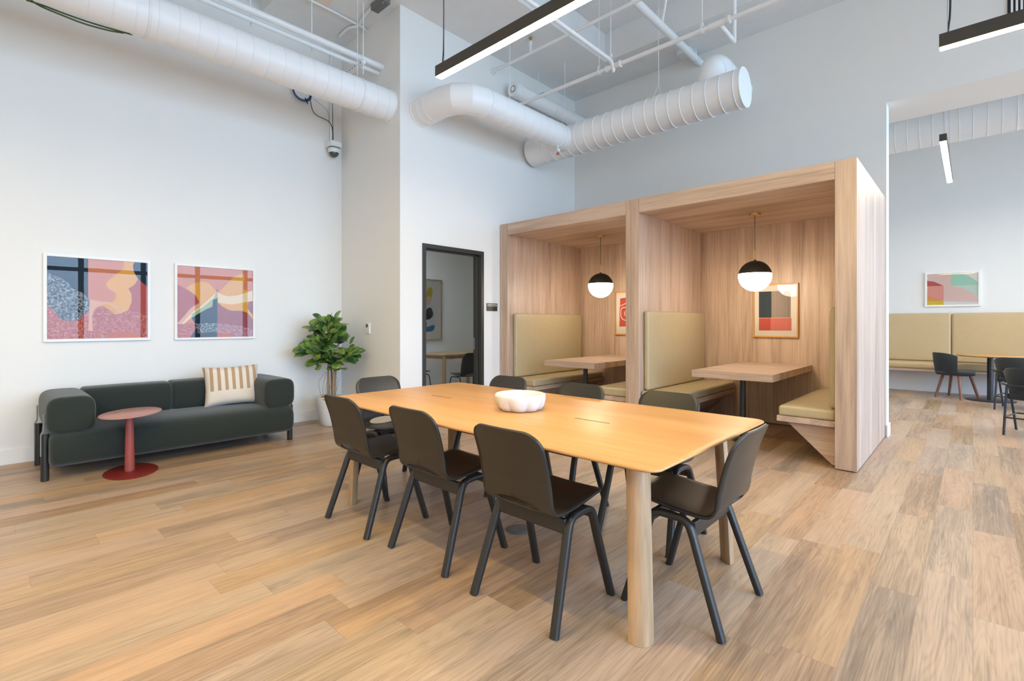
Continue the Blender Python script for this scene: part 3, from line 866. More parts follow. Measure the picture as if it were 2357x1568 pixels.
def make_chair(label):
    c = thing('shell_chair', label, 'chair', (0, 0, 0), 0, 'black shell chairs around the long table')
    sh = shell_mesh().build('seat_shell', M_shell, c, smooth=50)
    sd = sh.modifiers.new('ply', 'SOLIDIFY'); sd.thickness = 0.0115; sd.offset = 0
    sec = superellipse(0.0195, 0.0155)
    for sx_ in (-1, 1):
        rear = [(sx_ * .236, -.222, 0), (sx_ * .213, -.118, .30)] + [tuple(p) for p in curve_pts([(sx_ * .208, -.096, .365), (sx_ * .204, -.076, .408), (sx_ * .2, -.045, .427), (sx_ * .198, .012, .431)], 5)]
        front = [(sx_ * .226, .216, 0), (sx_ * .207, .128, .30)] + [tuple(p) for p in curve_pts([(sx_ * .204, .108, .37), (sx_ * .202, .09, .413), (sx_ * .2, .062, .430), (sx_ * .198, .012, .431)], 5)]
        for path in (rear, front):
            MB().tube(path, 1.0, section=sec, up=(sx_, 0, 0.1)).build('leg', M_black, c, smooth=40)
    MB().box(-.196, -.100, .362, .196, -.078, .428).build('cross_rail', M_black, c, smooth=0, bevel=0.006)
    MB().box(-.194, .086, .385, .194, .106, .430).build('cross_rail', M_black, c, smooth=0, bevel=0.006)
    return c
PI = math.pi
ch0 = make_chair('black shell chair on the near long side, the one closest to the sofa')
ch0.location = (-2.815, 1.745, 0)
dup(ch0, (-2.150, 1.785, 0), 0, 'black shell chair in the middle of the near long side of the table')
dup(ch0, (-1.455, 1.775, 0), 0, 'black shell chair on the near long side, nearest the front right table leg')
dup(ch0, (-0.945, 2.223, 0), PI / 2, 'black shell chair at the end of the table facing the booth corner side')
dup(ch0, (-3.315, 2.215, 0), -PI / 2, 'black shell chair at the table end in front of the plant')
dup(ch0, (-2.810, 2.715, 0), PI, 'black shell chair on the far side, in front of the left booth panel')
dup(ch0, (-2.085, 2.715, 0), PI, 'black shell chair in the middle of the far side, right behind the bowl')
dup(ch0, (-1.415, 2.725, 0), PI, 'black shell chair on the far side, in front of the right booth bench')

# bowl
m = MB()
def scallop(a, r, z):
    k = max(0.0, min(1.0, (0.075 - (z - TZ)) / 0.06))
    return r * (1 + 0.085 * k * (abs(math.cos(4 * a + 0.5)) * 2 - 1.0)) if r > 0.06 else r
prof = [(0.002, TZ), (0.10, TZ), (0.118, TZ + 0.006), (0.135, TZ + 0.028), (0.148, TZ + 0.058), (0.153, TZ + 0.083), (0.151, TZ + 0.094), (0.143, TZ + 0.097), (0.136, TZ + 0.09), (0.128, TZ + 0.06), (0.11, TZ + 0.034), (0.06, TZ + 0.026), (0.002, TZ + 0.025)]
prof = [(r, z - TZ) for r, z in prof]
def scallop0(a, r, z): return scallop(a, r, z + TZ)
bo = MB().lathe(prof, n=96, fn=scallop0).build('marble_bowl', M_marble, smooth=60)
bo.location = (-1.985, 2.20, TZ + 0.0005)
tag(bo, 'white marble bowl with scalloped sides standing on the oak table', 'bowl')
# floor outlet
o = thing('floor_outlet', 'round dark grey outlet cover set in the floor under the table', 'floor outlet', (-2.018, 2.228, 0))
MB().lathe([(0.001, 0.0), (0.075, 0.0), (0.075, 0.003), (0.070, 0.005), (0.001, 0.005)]).build('cover_ring', M_grey, o)
MB().lathe([(0.001, 0.004), (0.052, 0.004), (0.052, 0.0065), (0.001, 0.0065)]).build('lid', M_grey, o)

# ================================================================ SOFA CORNER
sx0, sy0 = -5.75, 1.335
t = thing('sofa', 'dark green upholstered sofa with rolled arms under the two prints', 'sofa', (sx0, sy0, 0))
def bolster(a, b, lo, hi, axis, re, e=3.0, swell=0.0, n=44, top=None):
    """upholstered roll: superellipse section swept along axis from a to b with softly rounded ends; lo/hi bound the section"""
    c = [(lo[i] + hi[i]) / 2 for i in range(2)]; h = [(hi[i] - lo[i]) / 2 for i in range(2)]
    rings = []
    st = [(a + re * (1 - math.cos(q)), math.sin(q)) for q in [math.pi / 2 * k / 7 for k in range(8)]]
    mid = [(a + re + (b - a - 2 * re) * k / 14, 1.0) for k in range(1, 14)]
    en = [(b - (p - a), q) for p, q in reversed(st)]
    for p, q in st + mid + en:
        m_ = (p - a) / (b - a)
        sw = swell * 4 * m_ * (1 - m_)
        ring = []
        for k in range(n):
            th = 2 * math.pi * k / n
            cs, sn = math.cos(th), math.sin(th)
            shrink = re * (1 - q)
            u = c[0] + (h[0] - shrink + sw) * math.copysign(abs(cs) ** (2 / e), cs)
            w_ = c[1] + (h[1] - shrink + sw) * math.copysign(abs(sn) ** (2 / e), sn)
            ring.append((u, p, w_) if axis == 'Y' else (p, u, w_))
        rings.append(ring)
    return MB().loft(rings)
X_ = lambda v: v - sx0
Y_ = lambda v: v - sy0
bolster(Y_(.362), Y_(2.285), (X_(-6.13), 0.085), (X_(-5.30), 0.393), 'Y', 0.045, 3.9, 0.006).build('seat', M_sofa, t, smooth=70)
bolster(X_(-6.14), X_(-5.335), (Y_(.345), 0.362), (Y_(.652), 0.662), 'X', 0.04, 3.9, 0.004).build('armrest', M_sofa, t, smooth=70)
bolster(X_(-6.14), X_(-5.335), (Y_(1.995), 0.370), (Y_(2.302), 0.670), 'X', 0.04, 3.9, 0.004).build('armrest', M_sofa, t, smooth=70)
bolster(Y_(.62), Y_(1.298), (X_(-6.15), 0.37), (X_(-5.83), 0.672), 'Y', 0.032, 3.7, 0.003).build('back_bolster', M_sofa, t, smooth=70)
bolster(Y_(1.302), Y_(2.03), (X_(-6.15), 0.37), (X_(-5.83), 0.676), 'Y', 0.032, 3.7, 0.003).build('back_bolster', M_sofa, t, smooth=70)
for sxx in (X_(-5.405), X_(-6.06)):
    for syy, sg in ((Y_(.342), -1), (Y_(2.272), 1)):
        lg = MB().cyl((sxx, syy, 0), (sxx, syy, 0.37), 0.0265, 20).build('leg', M_black, t, bevel=0.003)
        q = MB()
        q.tube([(sxx, syy + sg * 0.024, 0.20), (sxx, syy + sg * 0.024, 0.37), (sxx, syy + sg * 0.008, 0.405), (sxx, syy + sg * 0.008, 0.53)], 1.0,
               section=[(0.004, 0.016), (-0.004, 0.016), (-0.004, -0.016), (0.004, -0.016)], up=(0, 1, 0))
        q.build('bracket', M_bracket, lg, smooth=0, bevel=0.0015)
# pillow: grid pillow with pointed corners
m = MB(); n = 22; top, bot = [], []
hwid, hht, thick = 0.262, 0.212, 0.085
for i in range(n + 1):
    for j in range(n + 1):
        u, v = -1 + 2 * i / n, -1 + 2 * j / n
        pinch = 1 - 0.075 * (1 - u * u) * abs(v) ** 3 * 1.0
        pinch2 = 1 - 0.075 * (1 - v * v) * abs(u) ** 3
        x, z = u * hwid * pinch2, v * hht * pinch
        th = thick * ((1 - u ** 4) * (1 - v ** 4)) ** 0.55 + 0.004
        wob = 0.005 * math.sin(5 * u + 3 * v) * (1 - u * u) + 0.006 * math.sin(9 * u) * max(0, -v) ** 2
        top.append((x, -th + wob, z)); bot.append((x, th + wob, z))
k = len(top); fs = []
for i in range(n):
    for j in range(n):
        a = i * (n + 1) + j
        fs.append((a, a + n + 1, a + n + 2, a + 1)); b = a + k
        fs.append((b, b + 1, b + n + 2, b + n + 1))
edge = [i for i in range(n + 1)] + [i * (n + 1) + n for i in range(1, n + 1)] + [n * (n + 1) + j for j in range(n - 1, -1, -1)] + [i * (n + 1) for i in range(n - 1, 0, -1)]
for a, b in zip(edge, edge[1:] + edge[:1]): fs.append((a, b, b + k, a + k))
m.add(top + bot, fs)
pl = m.build('throw_pillow', M_stripe, smooth=60)
pl.location = (-5.765, 1.815, 0.600)
pl.rotation_euler = (math.radians(-17), math.radians(-2), math.radians(78))
tag(pl, 'tan and cream striped square pillow leaning on the sofa back', 'pillow')
# side table
sc_ = Vector((-5.215, 0.862))
t = thing('side_table', 'dusty rose metal side table with oval top in front of the sofa', 'side table', (sc_.x, sc_.y, 0))
def oval(a, b, ang, z, egg=0.0, n=56):
    out = []
    ca, sa = math.cos(ang), math.sin(ang)
    for k in range(n):
        th = 2 * PI * k / n
        x, y = a * math.cos(th), b * math.sin(th) * (1 + egg * math.cos(th))
        out.append((x * ca - y * sa, x * sa + y * ca, z))
    return out
an = math.atan2(0.477, -0.879)
MB().loft([oval(.278, .192, an, .492), oval(.29, .204, an, .495), oval(.29, .204, an, .501), oval(.286, .20, an, .503)]).build('tabletop', M_pink, t, smooth=40)
MB().tube([(0.0, -0.01, 0.012), (0, -0.01, 0.12), (0, -0.01, 0.40), (0, -0.01, 0.493)], [0.035, 0.034, 0.029, 0.027], 28).build('pole', M_rose, t)
an2 = math.atan2(0.16, -0.98)
MB().loft([oval(.255, .185, an2, 0), oval(.258, .188, an2, .006), oval(.25, .18, an2, .011)]).build('base', M_red, t, smooth=40)

# ================================================================ PLANT
px_, py_ = -5.83, 2.93
t = thing('potted_ficus', 'bushy broad-leaved ficus in a white tapered pot in the wall corner', 'plant', (px_, py_, 0))
MB().lathe([(0.001, 0), (0.085, 0), (0.098, 0.015), (0.128, 0.12), (0.152, 0.25), (0.160, 0.35), (0.157, 0.362), (0.150, 0.36), (0.145, 0.33), (0.001, 0.33)], n=48).build('pot', M_pot, t)
MB().lathe([(0.001, 0.325), (0.146, 0.325), (0.146, 0.335), (0.001, 0.34)], n=32).build('soil', M_soil, t)
rnd = random.Random(11)
stems = []
for (bx_, by_, tx, ty, th) in ((-0.05, 0.02, -0.07, 0.02, 1.20), (0.015, -0.02, 0.03, -0.02, 1.26), (0.065, 0.02, 0.13, 0.05, 1.02), (-0.015, 0.05, -0.12, 0.08, 0.98), (0.03, 0.06, 0.08, 0.1, 1.1)):
    pts = [(bx_, by_, 0.32), (bx_ + 0.1 * (tx - bx_), by_, 0.5), (bx_ + 0.4 * (tx - bx_), by_ + 0.3 * (ty - by_), 0.75), (tx, ty, th)]
    P = curve_pts(pts, 5)
    MB().tube(P, [0.017 - 0.010 * i / (len(P) - 1) for i in range(len(P))], 10).build('stem', M_bark, t)
for k in range(6):
    a = rnd.uniform(0, 6.28); r0 = 0.085 + rnd.uniform(0, 0.04)
    P = curve_pts([(0.03 * math.cos(a), 0.03 * math.sin(a), 0.66), (r0 * math.cos(a), r0 * math.sin(a), 0.55), (0.9 * r0 * math.cos(a + .3), 0.9 * r0 * math.sin(a + .3), 0.42), (0.07 * math.cos(a + .2), 0.07 * math.sin(a + .2), 0.34)], 6)
    MB().tube(P, 0.0022, 5).build('root_strand', M_bark, t)
def leaf(m, base, direction, upv, L, W):
    d = Vector(direction).normalized(); s_ = d.cross(Vector(upv)).normalized(); n_ = s_.cross(d)
    nl = 9; V = []
    curl = rnd.uniform(-0.06, 0.22); tw = rnd.uniform(-0.15, 0.15)
    for i in range(nl + 1):
        q = i / nl
        wv = W * max(0.0, math.sin(math.pi * min(1, (q ** 1.45) * 0.985 + 0.012))) ** 0.62
        c_ = Vector(base) + d * (L * q) - n_ * (curl * L * q * q)
        for k in (-1, -0.5, 0, 0.5, 1):
            rp_ = 0.004 * math.sin(q * 7 + k * 2)
            V.append(c_ + s_ * (k * wv) + n_ * (abs(k) * wv * (0.16 + tw * 0.6) + rp_ * abs(k)))
    F_ = []
    for i in range(nl):
        for k in range(4):
            a = i * 5 + k; F_.append((a, a + 1, a + 6, a + 5))
    m.add(V, F_)
fol = MB()
R_ = Vector((math.cos(YAW), math.sin(YAW), 0)); Fw = Vector((-math.sin(YAW), math.cos(YAW), 0))
# clusters along the crown: (side offset, depth offset, height, spread, leaves)
for (so, do, hz, spread, nlv) in ((0.00, 0, 1.19, 0.16, 22), (-0.09, 0.0, 1.13, 0.15, 18), (0.09, -0.02, 1.10, 0.16, 20), (0.0, -0.08, 1.02, 0.18, 24), (-0.20, -0.02, 0.92, 0.13, 18), (-0.10, -0.06, 0.92, 0.16, 18),
                                  (0.06, -0.04, 0.90, 0.18, 22), (0.21, 0.0, 0.90, 0.12, 16), (-0.13, -0.02, 0.78, 0.14, 16), (0.0, -0.05, 0.80, 0.15, 16), (0.13, -0.03, 0.74, 0.13, 16)):
    cpos = R_ * so + Fw * do + Vector((0, 0, hz))
    for k in range(nlv):
        a = rnd.uniform(0, 2 * PI); el = rnd.uniform(-0.1, 1.15) if hz > 1.0 else rnd.uniform(-0.35, 0.9)
        if so < -0.15 or so > 0.15: a = (PI if so < 0 else 0) + YAW + rnd.uniform(-1.2, 1.2)
        d = Vector((math.cos(a) * math.cos(el), math.sin(a) * math.cos(el), math.sin(el)))
        b_ = cpos + d * rnd.uniform(0.0, spread * 0.45) + Vector((rnd.uniform(-.03, .03), rnd.uniform(-.03, .03), rnd.uniform(-.06, .06)))
        L_ = rnd.uniform(0.12, 0.20); W_ = L_ * rnd.uniform(0.25, 0.33)
        tip = b_ + d * L_
        if tip.x + px_ < XL + 0.03 or tip.y + py_ > YP - 0.03: continue
        upv = Vector((0.55 + rnd.uniform(-.5, .5), -0.45 + rnd.uniform(-.5, .5), 0.8))
        if abs(d.dot(upv.normalized())) > 0.95: upv = Vector((1, 0, 0.2))
        leaf(fol, b_, d, upv, L_, W_)
fol.build('foliage', M_leaf, t, smooth=60, weld=False)

# ================================================================ SMALL WALL THINGS
th = thing('thermostat', 'small white thermostat with grey display on the return wall beside the plant', 'thermostat', (-5.585, YP, 1.195))
tb_ = MB().box(-0.042, -0.022, -0.068, 0.042, 0, 0.068).build('body', M_plastic, th, smooth=0, bevel=0.004)
MB().box(-0.030, -0.0235, 0.012, 0.012, -0.021, 0.054).build('display', M_screen, tb_, smooth=0)
sg = thing('door_sign', 'small black plate reading HUDDLE ROOM on the wall right of the doorway', 'sign', (XD, 0, 0))
a = on_x(1119.5, 698, XD); b = on_x(1144, 716.5, XD)
sgp = MB().box(0, a.y, b.z, 0.008, b.y, a.z).build('plate', M_sign, sg, smooth=0, bevel=0.001)
MB().box(0.008, a.y + 0.012, a.z - 0.019, 0.0086, b.y - 0.012, a.z - 0.013).build('line', M_white, sgp, smooth=0)
cu = bpy.data.curves.new('lettering', 'FONT'); cu.body = 'HUDDLE ROOM'; cu.size = 0.026; cu.extrude = 0.0003
cu.materials.append(M_white)
lo = bpy.data.objects.new('lettering', cu); COL.objects.link(lo); lo.parent = sg
bpy.context.view_layer.update()
lm = bpy.data.meshes.new_from_object(lo.evaluated_get(bpy.context.evaluated_depsgraph_get()))
bpy.data.objects.remove(lo)
lo = bpy.data.objects.new('lettering', lm); COL.objects.link(lo); lo.parent = sgp
lo.location = (0.0085, a.y + 0.012, a.z - 0.043); lo.rotation_euler = (PI / 2, 0, PI / 2)

cpos = on_x(769, 345, XL + 0.10)
cm = thing('security_camera', 'white dome security camera hanging from a wall conduit below the left duct', 'security camera', (XL, cpos.y, 0))
zc = cpos.z
MB().box(0.0, -0.075, zc + 0.03, 0.17, 0.075, zc + 0.10).build('mount', M_plastic, cm, smooth=0, bevel=0.008)
hs_ = MB().lathe([(0.001, zc + 0.035), (0.068, zc + 0.035), (0.070, zc + 0.02), (0.074, zc + 0.012), (0.074, zc - 0.03), (0.066, zc - 0.042), (0.001, zc - 0.042)], (0.095, 0), 36).build('housing', M_plastic, cm)
MB().lathe([(0.0745, zc + 0.012), (0.076, zc + 0.016), (0.0745, zc + 0.024), (0.05, zc + 0.024), (0.05, zc + 0.012)], (0.095, 0), 36).build('trim_ring', M_screen, hs_)
MB().lathe([(0.001, zc - 0.04)] + [(0.06 * math.cos(q), zc - 0.042 - 0.058 * math.sin(q)) for q in [PI / 2 * k / 8 for k in range(8)]] + [(0.001, zc - 0.1)], (0.095, 0), 32).build('dome', M_screen, hs_)
cd = MB().cyl((XL + 0.022, cpos.y, zc + 0.10), (XL + 0.022, cpos.y, ZC), 0.019, 16).build('conduit', M_pipe)
tag(cd, 'white upright conduit on the left wall above the dome camera', 'conduit')
# blue cable coil and feed
a = on_x(675, 208, XL + 0.05); b = on_x(715, 222, XL + 0.05); lowp = on_x(698, 233, XL + 0.05)
cc = Vector(((a.y + b.y) / 2, (a.z + b.z) / 2 + 0.02, 0)); rr = (b.y - a.y) / 2
coil = thing('cable_coil', 'blue network cable coil tied with black strap hanging behind the left duct', 'cable', (XL + 0.05, cc.x, cc.y))
q = MB()
for k in range(4):
    r_ = rr * (0.93 + 0.05 * k)
    q.tube([(0.006 * (k % 2), r_ * math.cos(2 * PI * i / 32), r_ * 0.9 * math.sin(2 * PI * i / 32) - 0.004 * k) for i in range(33)], 0.0045, 8, cap=False)
lp_ = q.build('loops', M_blue, coil)
MB().tube([(0.012, rr * 0.30, -rr * 0.62), (0.014, rr * 0.42, -rr * 0.85), (0.014, rr * 0.62, -rr * 1.25)], 0.007, 8).build('strap', M_cable, lp_)
def wall_wire(name, label, pts, r, mat, X=XL + 0.056):
    P = curve_pts([on_x(u, v, X) for u, v in pts], 8)
    o = MB().tube(P, r, 8).build(name, mat); tag(o, label, 'cable')
wall_wire('camera_cable', 'thin black cable looping from the blue coil down to the dome camera', [(714, 220), (715, 235), (720, 255), (730, 266), (745, 273), (757, 280), (764, 292), (766, 305), (766, 326)], 0.005, M_cable)
wall_wire('drop_cable', 'straight thin black cable running down beside the white conduit', [(765, 238), (765.5, 270), (766.5, 300), (767, 326)], 0.004, M_cable, XL + 0.066)
wall_wire('loose_wire', 'fine grey wire sagging under the duct near the dome camera', [(722, 228), (740, 242), (753, 255), (757, 270), (757, 279)], 0.0022, M_grey, XL + 0.045)
# green cables under the duct at upper left
P = curve_pts([on_x(u, v, -5.33) for u, v in ((60, 0), (100, 13), (150, 32), (205, 51), (255, 66), (305, 80))], 6)
P2 = curve_pts([on_x(u, v, -5.36) for u, v in ((70, 0), (95, 15), (140, 34), (195, 55), (250, 70), (285, 76))], 6)
gc = thing('green_cables', 'pair of green cables sagging below the left duct in the top left corner', 'cable', (0, 0, 0))
MB().tube(P, 0.007, 8).build('strand', M_green, gc)
MB().tube(P2, 0.007, 8).build('strand', M_green, gc)

# ================================================================ DUCTS AND PIPES
def ribbed(axis, c0, c1, a, b, r, step, rib=0.0045, n=56, ends=True, first=0.1):
    """round duct with seam ribs; axis 'X' or 'Y'; (c0, c1) are the other two centre coordinates"""
    prof = [(a, r)]
    s_ = a + first * (1 if b > a else -1)
    sg_ = 1 if b > a else -1
    while (b - s_) * sg_ > 0.03:
        prof += [(s_ - 0.005 * sg_, r), (s_ - 0.0025 * sg_, r + rib), (s_ + 0.0025 * sg_, r + rib), (s_ + 0.005 * sg_, r)]
        s_ += step * sg_
    prof.append((b, r))
    rings = []
    for s_, rr_ in prof:
        ring = []
        for j in range(n):
            q = 2 * PI * j / n
            e, f_ = c0 + rr_ * math.cos(q), c1 + rr_ * math.sin(q)
            ring.append((s_, e, f_) if axis == 'X' else (e, s_, f_))
        rings.append(ring)
    return MB().loft(rings, ends)
d1x, d1z, d1r = -5.13, 3.868, 0.1775
t = thing('spiral_duct', 'white spiral duct running under the ceiling over the sofa to the return wall', 'duct', (0, 0, 0), 0, 'white spiral ducts under the ceiling')
ribbed('Y', d1x, d1z, YP - 0.005, -2.6, d1r, 0.148).build('pipe', M_duct, t)
ribbed('Y', d1x, d1z, YP - 0.001, YP - 0.022, d1r + 0.008, 9).build('collar', M_duct, t)
for yy in (2.92, 0.95):
    q = MB(); q.tube([(d1x + (d1r + 0.004) * math.cos(2 * PI * k / 48), yy, d1z + (d1r + 0.004) * math.sin(2 * PI * k / 48)) for k in range(49)], 1.0,
                     section=[(0.003, 0.012), (-0.003, 0.012), (-0.003, -0.012), (0.003, -0.012)], cap=False, up=(1, 0, 0))
    q.cyl((d1x, yy, d1z + d1r), (d1x, yy, ZC + (0 if yy > SY else 0.0)), 0.004, 8)
    q.build('hanger', M_pipe, t)
# duct with an elbow along the door wall
d2x, d2z, d2r = -4.16, 3.82, 0.168
ey = 3.64
t = thing('elbow_duct', 'white duct leaving the wall above the doorway, elbowing towards the cross duct', 'duct', (0, 0, 0), 0, 'white spiral ducts under the ceiling')
d3y, d3z, d3r = 5.66, 3.825, 0.208
ribbed('Y', d2x, d2z, ey + 0.30, d3y - 0.06, d2r, 0.155, 0.003).build('pipe', M_duct, t)
bend = []
RB = 0.32
for k, a in enumerate((0, 30, 60, 90)):
    a = math.radians(a)
    bend.append((d2x - RB + RB * math.sin(a), ey + RB - RB * math.cos(a), d2z))
q = MB(); q.tube([(XD + 0.001, ey, d2z)] + bend + [(d2x, ey + 0.34, d2z)], d2r + 0.002, 48)
q.build('elbow', M_duct, t, smooth=18)
q = MB(); q.tube([(XD, ey, d2z), (XD + 0.02, ey, d2z)], d2r + 0.014, 48); q.tube([(XD + 0.13, ey, d2z), (XD + 0.137, ey, d2z)], d2r + 0.007, 48); q.tube([(XD + 0.24, ey, d2z), (XD + 0.247, ey, d2z)], d2r + 0.007, 48)
q.build('flange', M_duct, t)
ribbed('Y', d2x, d2z, ey + 0.33, ey + 0.342, d2r + 0.009, 9).build('joint_band', M_duct, t)
ribbed('Y', d2x, d2z, d3y - 0.30, d3y - 0.288, d2r + 0.007, 9).build('joint_band', M_duct, t)
for yy in (4.55,):
    MB().cyl((d2x - 0.12, yy, d2z + d2r - 0.05), (d2x - 0.12, yy, ZC), 0.004, 8).build('hanger', M_pipe, t)
# cross duct
d3a, d3b = XD + 0.06, -1.815
t = thing('cross_duct', 'white spiral duct with round closed end crossing above the booths', 'duct', (0, 0, 0), 0, 'white spiral ducts under the ceiling')
ribbed('X', d3y, d3z, d3a, d3b, d3r, 0.148, 0.006, first=0.3).build('pipe', M_duct, t)
ribbed('X', d3y, d3z, d3b - 0.004, d3b + 0.006, d3r + 0.004, 9).build('end_cap', M_duct_cap, t)
bxq = -2.22
q = MB(); q.tube([tuple(p) for p in curve_pts([(bxq, 5.70, 3.92), (bxq, 5.77, 4.15), (bxq, 5.88, 4.27), (bxq, 6.06, 4.31), (bxq, 6.40, 4.30), (bxq, YB - 0.002, 4.29)], 3)], 0.135, 36)
q.build('branch', M_duct, t, smooth=25)
q = MB(); q.tube([(bxq, 5.815, 4.21), (bxq, 5.825, 4.222)], 0.143, 36); q.tube([(bxq, 6.06, 4.31), (bxq, 6.072, 4.31)], 0.142, 36)
q.build('branch_collar', M_duct, t)
for xx in (-2.82, -4.25):
    q = MB(); q.cyl((xx, d3y, d3z + d3r + 0.14), (xx, d3y, ZC + (0.4 if xx > CX0 else 0)), 0.004, 8)
    q.tube([(xx, d3y - d3r * 0.86, d3z + d3r * 0.5), (xx, d3y, d3z + d3r + 0.15), (xx, d3y + d3r * 0.86, d3z + d3r * 0.5)], 0.0035, 6)
    q.build('hanger', M_pipe, t)
# small sprinkler under the duct junction
a = on_y(1284, 350, d3y - 0.35)
t = thing('fire_sprinkler', 'orange tipped sprinkler in a white bracket beneath the duct junction', 'sprinkler', (a.x, a.y, a.z))
MB().box(-0.012, -0.02, 0.0, 0.022, 0.02, 0.045).build('bracket', M_plastic, t, smooth=0, bevel=0.003)
MB().cyl((0, 0, 0.0), (0, 0, 0.11), 0.010, 12).build('drop', M_pipe, t)
MB().lathe([(0.001, -0.035), (0.024, -0.033), (0.024, -0.027), (0.01, -0.018), (0.012, 0.0), (0.001, 0.002)], n=16).build('deflector', M_orange, t)
# short insulated duct along the door wall
t = thing('insulated_duct', 'short white round duct hugging the door wall above the elbow duct', 'duct', (0, 0, 0))
ix, iz, ir = XD + 0.20, 4.535, 0.10
ribbed('Y', ix, iz, 5.06, YB - 0.001, ir, 0.75, 0.004).build('pipe', M_duct, t)
MB().tube([(ix, 5.058, iz), (ix, 5.064, iz)], 0.052, 32).build('end_ring', M_steel, t)
MB().tube([(ix, 5.054, iz), (ix, 5.060, iz)], 0.028, 32).build('end_hub', M_duct, t)
MB().box(ix - 0.11, 5.60, iz + 0.05, ix + 0.11, 5.64, iz + 0.11).build('clamp', M_steel, t, smooth=0, bevel=0.004)
MB().cyl((ix, 5.62, iz + 0.1), (ix, 5.62, ZC), 0.005, 8).build('hanger', M_pipe, t)

def clevis(p, r, ztop, parent):
    q = MB(); x, y, z = p
    q.tube([(x, y + (r + 0.006) * math.cos(2 * PI * k / 24), z + (r + 0.006) * math.sin(2 * PI * k / 24)) for k in range(25)], 1.0,
           section=[(0.003, 0.013), (-0.003, 0.013), (-0.003, -0.013), (0.003, -0.013)], cap=False, up=(0, 0, 1))
    q.box(x - 0.013, y - 0.013, z + r, x + 0.013, y + 0.013, z + r + 0.05)
    q.cyl((x, y, z + r + 0.04), (x, y, ztop), 0.005, 8)
    q.build('hanger', M_pipe, parent)
ZB = ZC + 0.40
# pipe A, flanged into the door wall
ay, az = 4.763 * 1.0219, 1.255 + 3.443 * 1.0219
t = thing('sprinkler_pipe', 'white sprinkler pipe flanged to the wall above the elbow duct', 'pipe', (0, 0, 0), 0, 'white pipes under the ceiling')
MB().cyl((XD, ay, az), (1.5, ay, az), 0.021, 16).build('pipe', M_pipe, t)
MB().tube([(XD, ay, az), (XD + 0.02, ay, az), (XD + 0.021, ay, az), (XD + 0.06, ay, az)], [0.055, 0.055, 0.035, 0.035], 20).build('flange', M_pipe, t)
sp_ = on_y(1221, 132, ay); q = MB()
q.cyl((sp_.x, ay, az), (sp_.x, ay, az + 0.15), 0.017, 12); q.cyl((sp_.x, ay, az + 0.10), (sp_.x, ay, az + 0.125), 0.024, 12); q.cyl((sp_.x, ay, az + 0.135), (sp_.x, ay, az + 0.15), 0.024, 12)
rs_ = q.build('riser', M_pipe, t)
q = MB(); q.cyl((sp_.x, ay, az + 0.15), (sp_.x, ay, az + 0.19), 0.010, 10); q.cyl((sp_.x, ay, az + 0.19), (sp_.x, ay, az + 0.198), 0.026, 16)
q.build('sprinkler_nozzle', M_brass, rs_)
# pipe B, long white pipe across the view
bz = 4.30
b0 = on_z(1412, 153, bz); by_ = b0.y
t = thing('main_sprinkler_pipe', 'long white sprinkler pipe crossing in front of the cross duct, with couplings', 'pipe', (0, 0, 0), 0, 'white pipes under the ceiling')
MB().cyl((XD, by_, bz), (3.5, by_, bz), 0.024, 18).build('pipe', M_pipe, t)
q = MB()
xj = b0.x
q.cyl((xj - 0.09, by_, bz), (xj + 0.09, by_, bz), 0.031, 18); q.cyl((xj + 0.08, by_, bz), (xj + 0.10, by_, bz), 0.040, 18); q.cyl((xj - 0.10, by_, bz), (xj - 0.09, by_, bz), 0.036, 18)
q.build('coupling', M_pipe, t)
b1 = on_y(1655, 62, by_); x2 = b1.x
q = MB()
q.cyl((x2 - 0.10, by_, bz), (x2 + 0.10, by_, bz), 0.031, 18); q.cyl((x2 + 0.09, by_, bz), (x2 + 0.11, by_, bz), 0.040, 18)
q.build('coupling', M_pipe, t)
clevis((xj - 0.20, by_, bz), 0.024, ZB, t)
clevis((on_y(1616, 70, by_).x, by_, bz), 0.024, ZB, t)
# branch pipe into B
t = thing('branch_pipe', 'white pipe with an elbow dropping onto the long sprinkler pipe', 'pipe', (0, 0, 0), 0, 'white pipes under the ceiling')
zt = on_x(1400, 134.7, xj).z; yt = on_x(1400, 134.7, xj).y
P = [(xj, 3.05, ZB), (xj, 3.05, zt + 0.05), (xj, 3.08, zt + 0.01), (xj, 3.13, zt), (xj, by_ - 0.10, zt)] + [(xj, by_ - 0.10 + 0.10 * math.sin(k * PI / 12), zt - 0.10 + 0.10 * math.cos(k * PI / 12)) for k in range(1, 7)] + [(xj, by_, bz + 0.02)]
MB().tube(P, 0.0235, 16).build('pipe', M_pipe, t)
clevis((xj, by_ - 0.06, zt), 0.024, ZB, t)
# larger pipe to the back wall
px2, pz2 = -2.731 * 1.013, 1.255 + 3.565 * 1.013
t = thing('drain_pipe', 'thick white pipe running into the back wall above the cross duct', 'pipe', (0, 0, 0), 0, 'white pipes under the ceiling')
MB().cyl((px2, -1.0, pz2), (px2, YB, pz2), 0.047, 24).build('pipe', M_pipe, t)
q = MB(); q.tube([(px2 + 0.053 * math.cos(2 * PI * k / 24), YB - 0.16, pz2 + 0.053 * math.sin(2 * PI * k / 24)) for k in range(25)], 1.0, section=[(0.003, 0.012), (-0.003, 0.012), (-0.003, -0.012), (0.003, -0.012)], cap=False, up=(1, 0, 0))
q.box(px2 - 0.012, YB - 0.172, pz2 + 0.05, px2 + 0.012, YB - 0.148, ZC)
q.build('clamp', M_pipe, t)
MB().box(px2 - 0.20, YB - 0.32, pz2 + 0.055, px2 - 0.02, YB - 0.14, ZC).build('bracket_block', M_pipe, t, smooth=0, bevel=0.004)
a1 = on_x(1523, 56, px2 + 0.03); a2 = Vector((px2 + 0.35, a1.y - 0.35, ZB))
MB().cyl((a1.x, a1.y, a1.z), tuple(a2), 0.017, 14).build('brace', M_pipe, t)
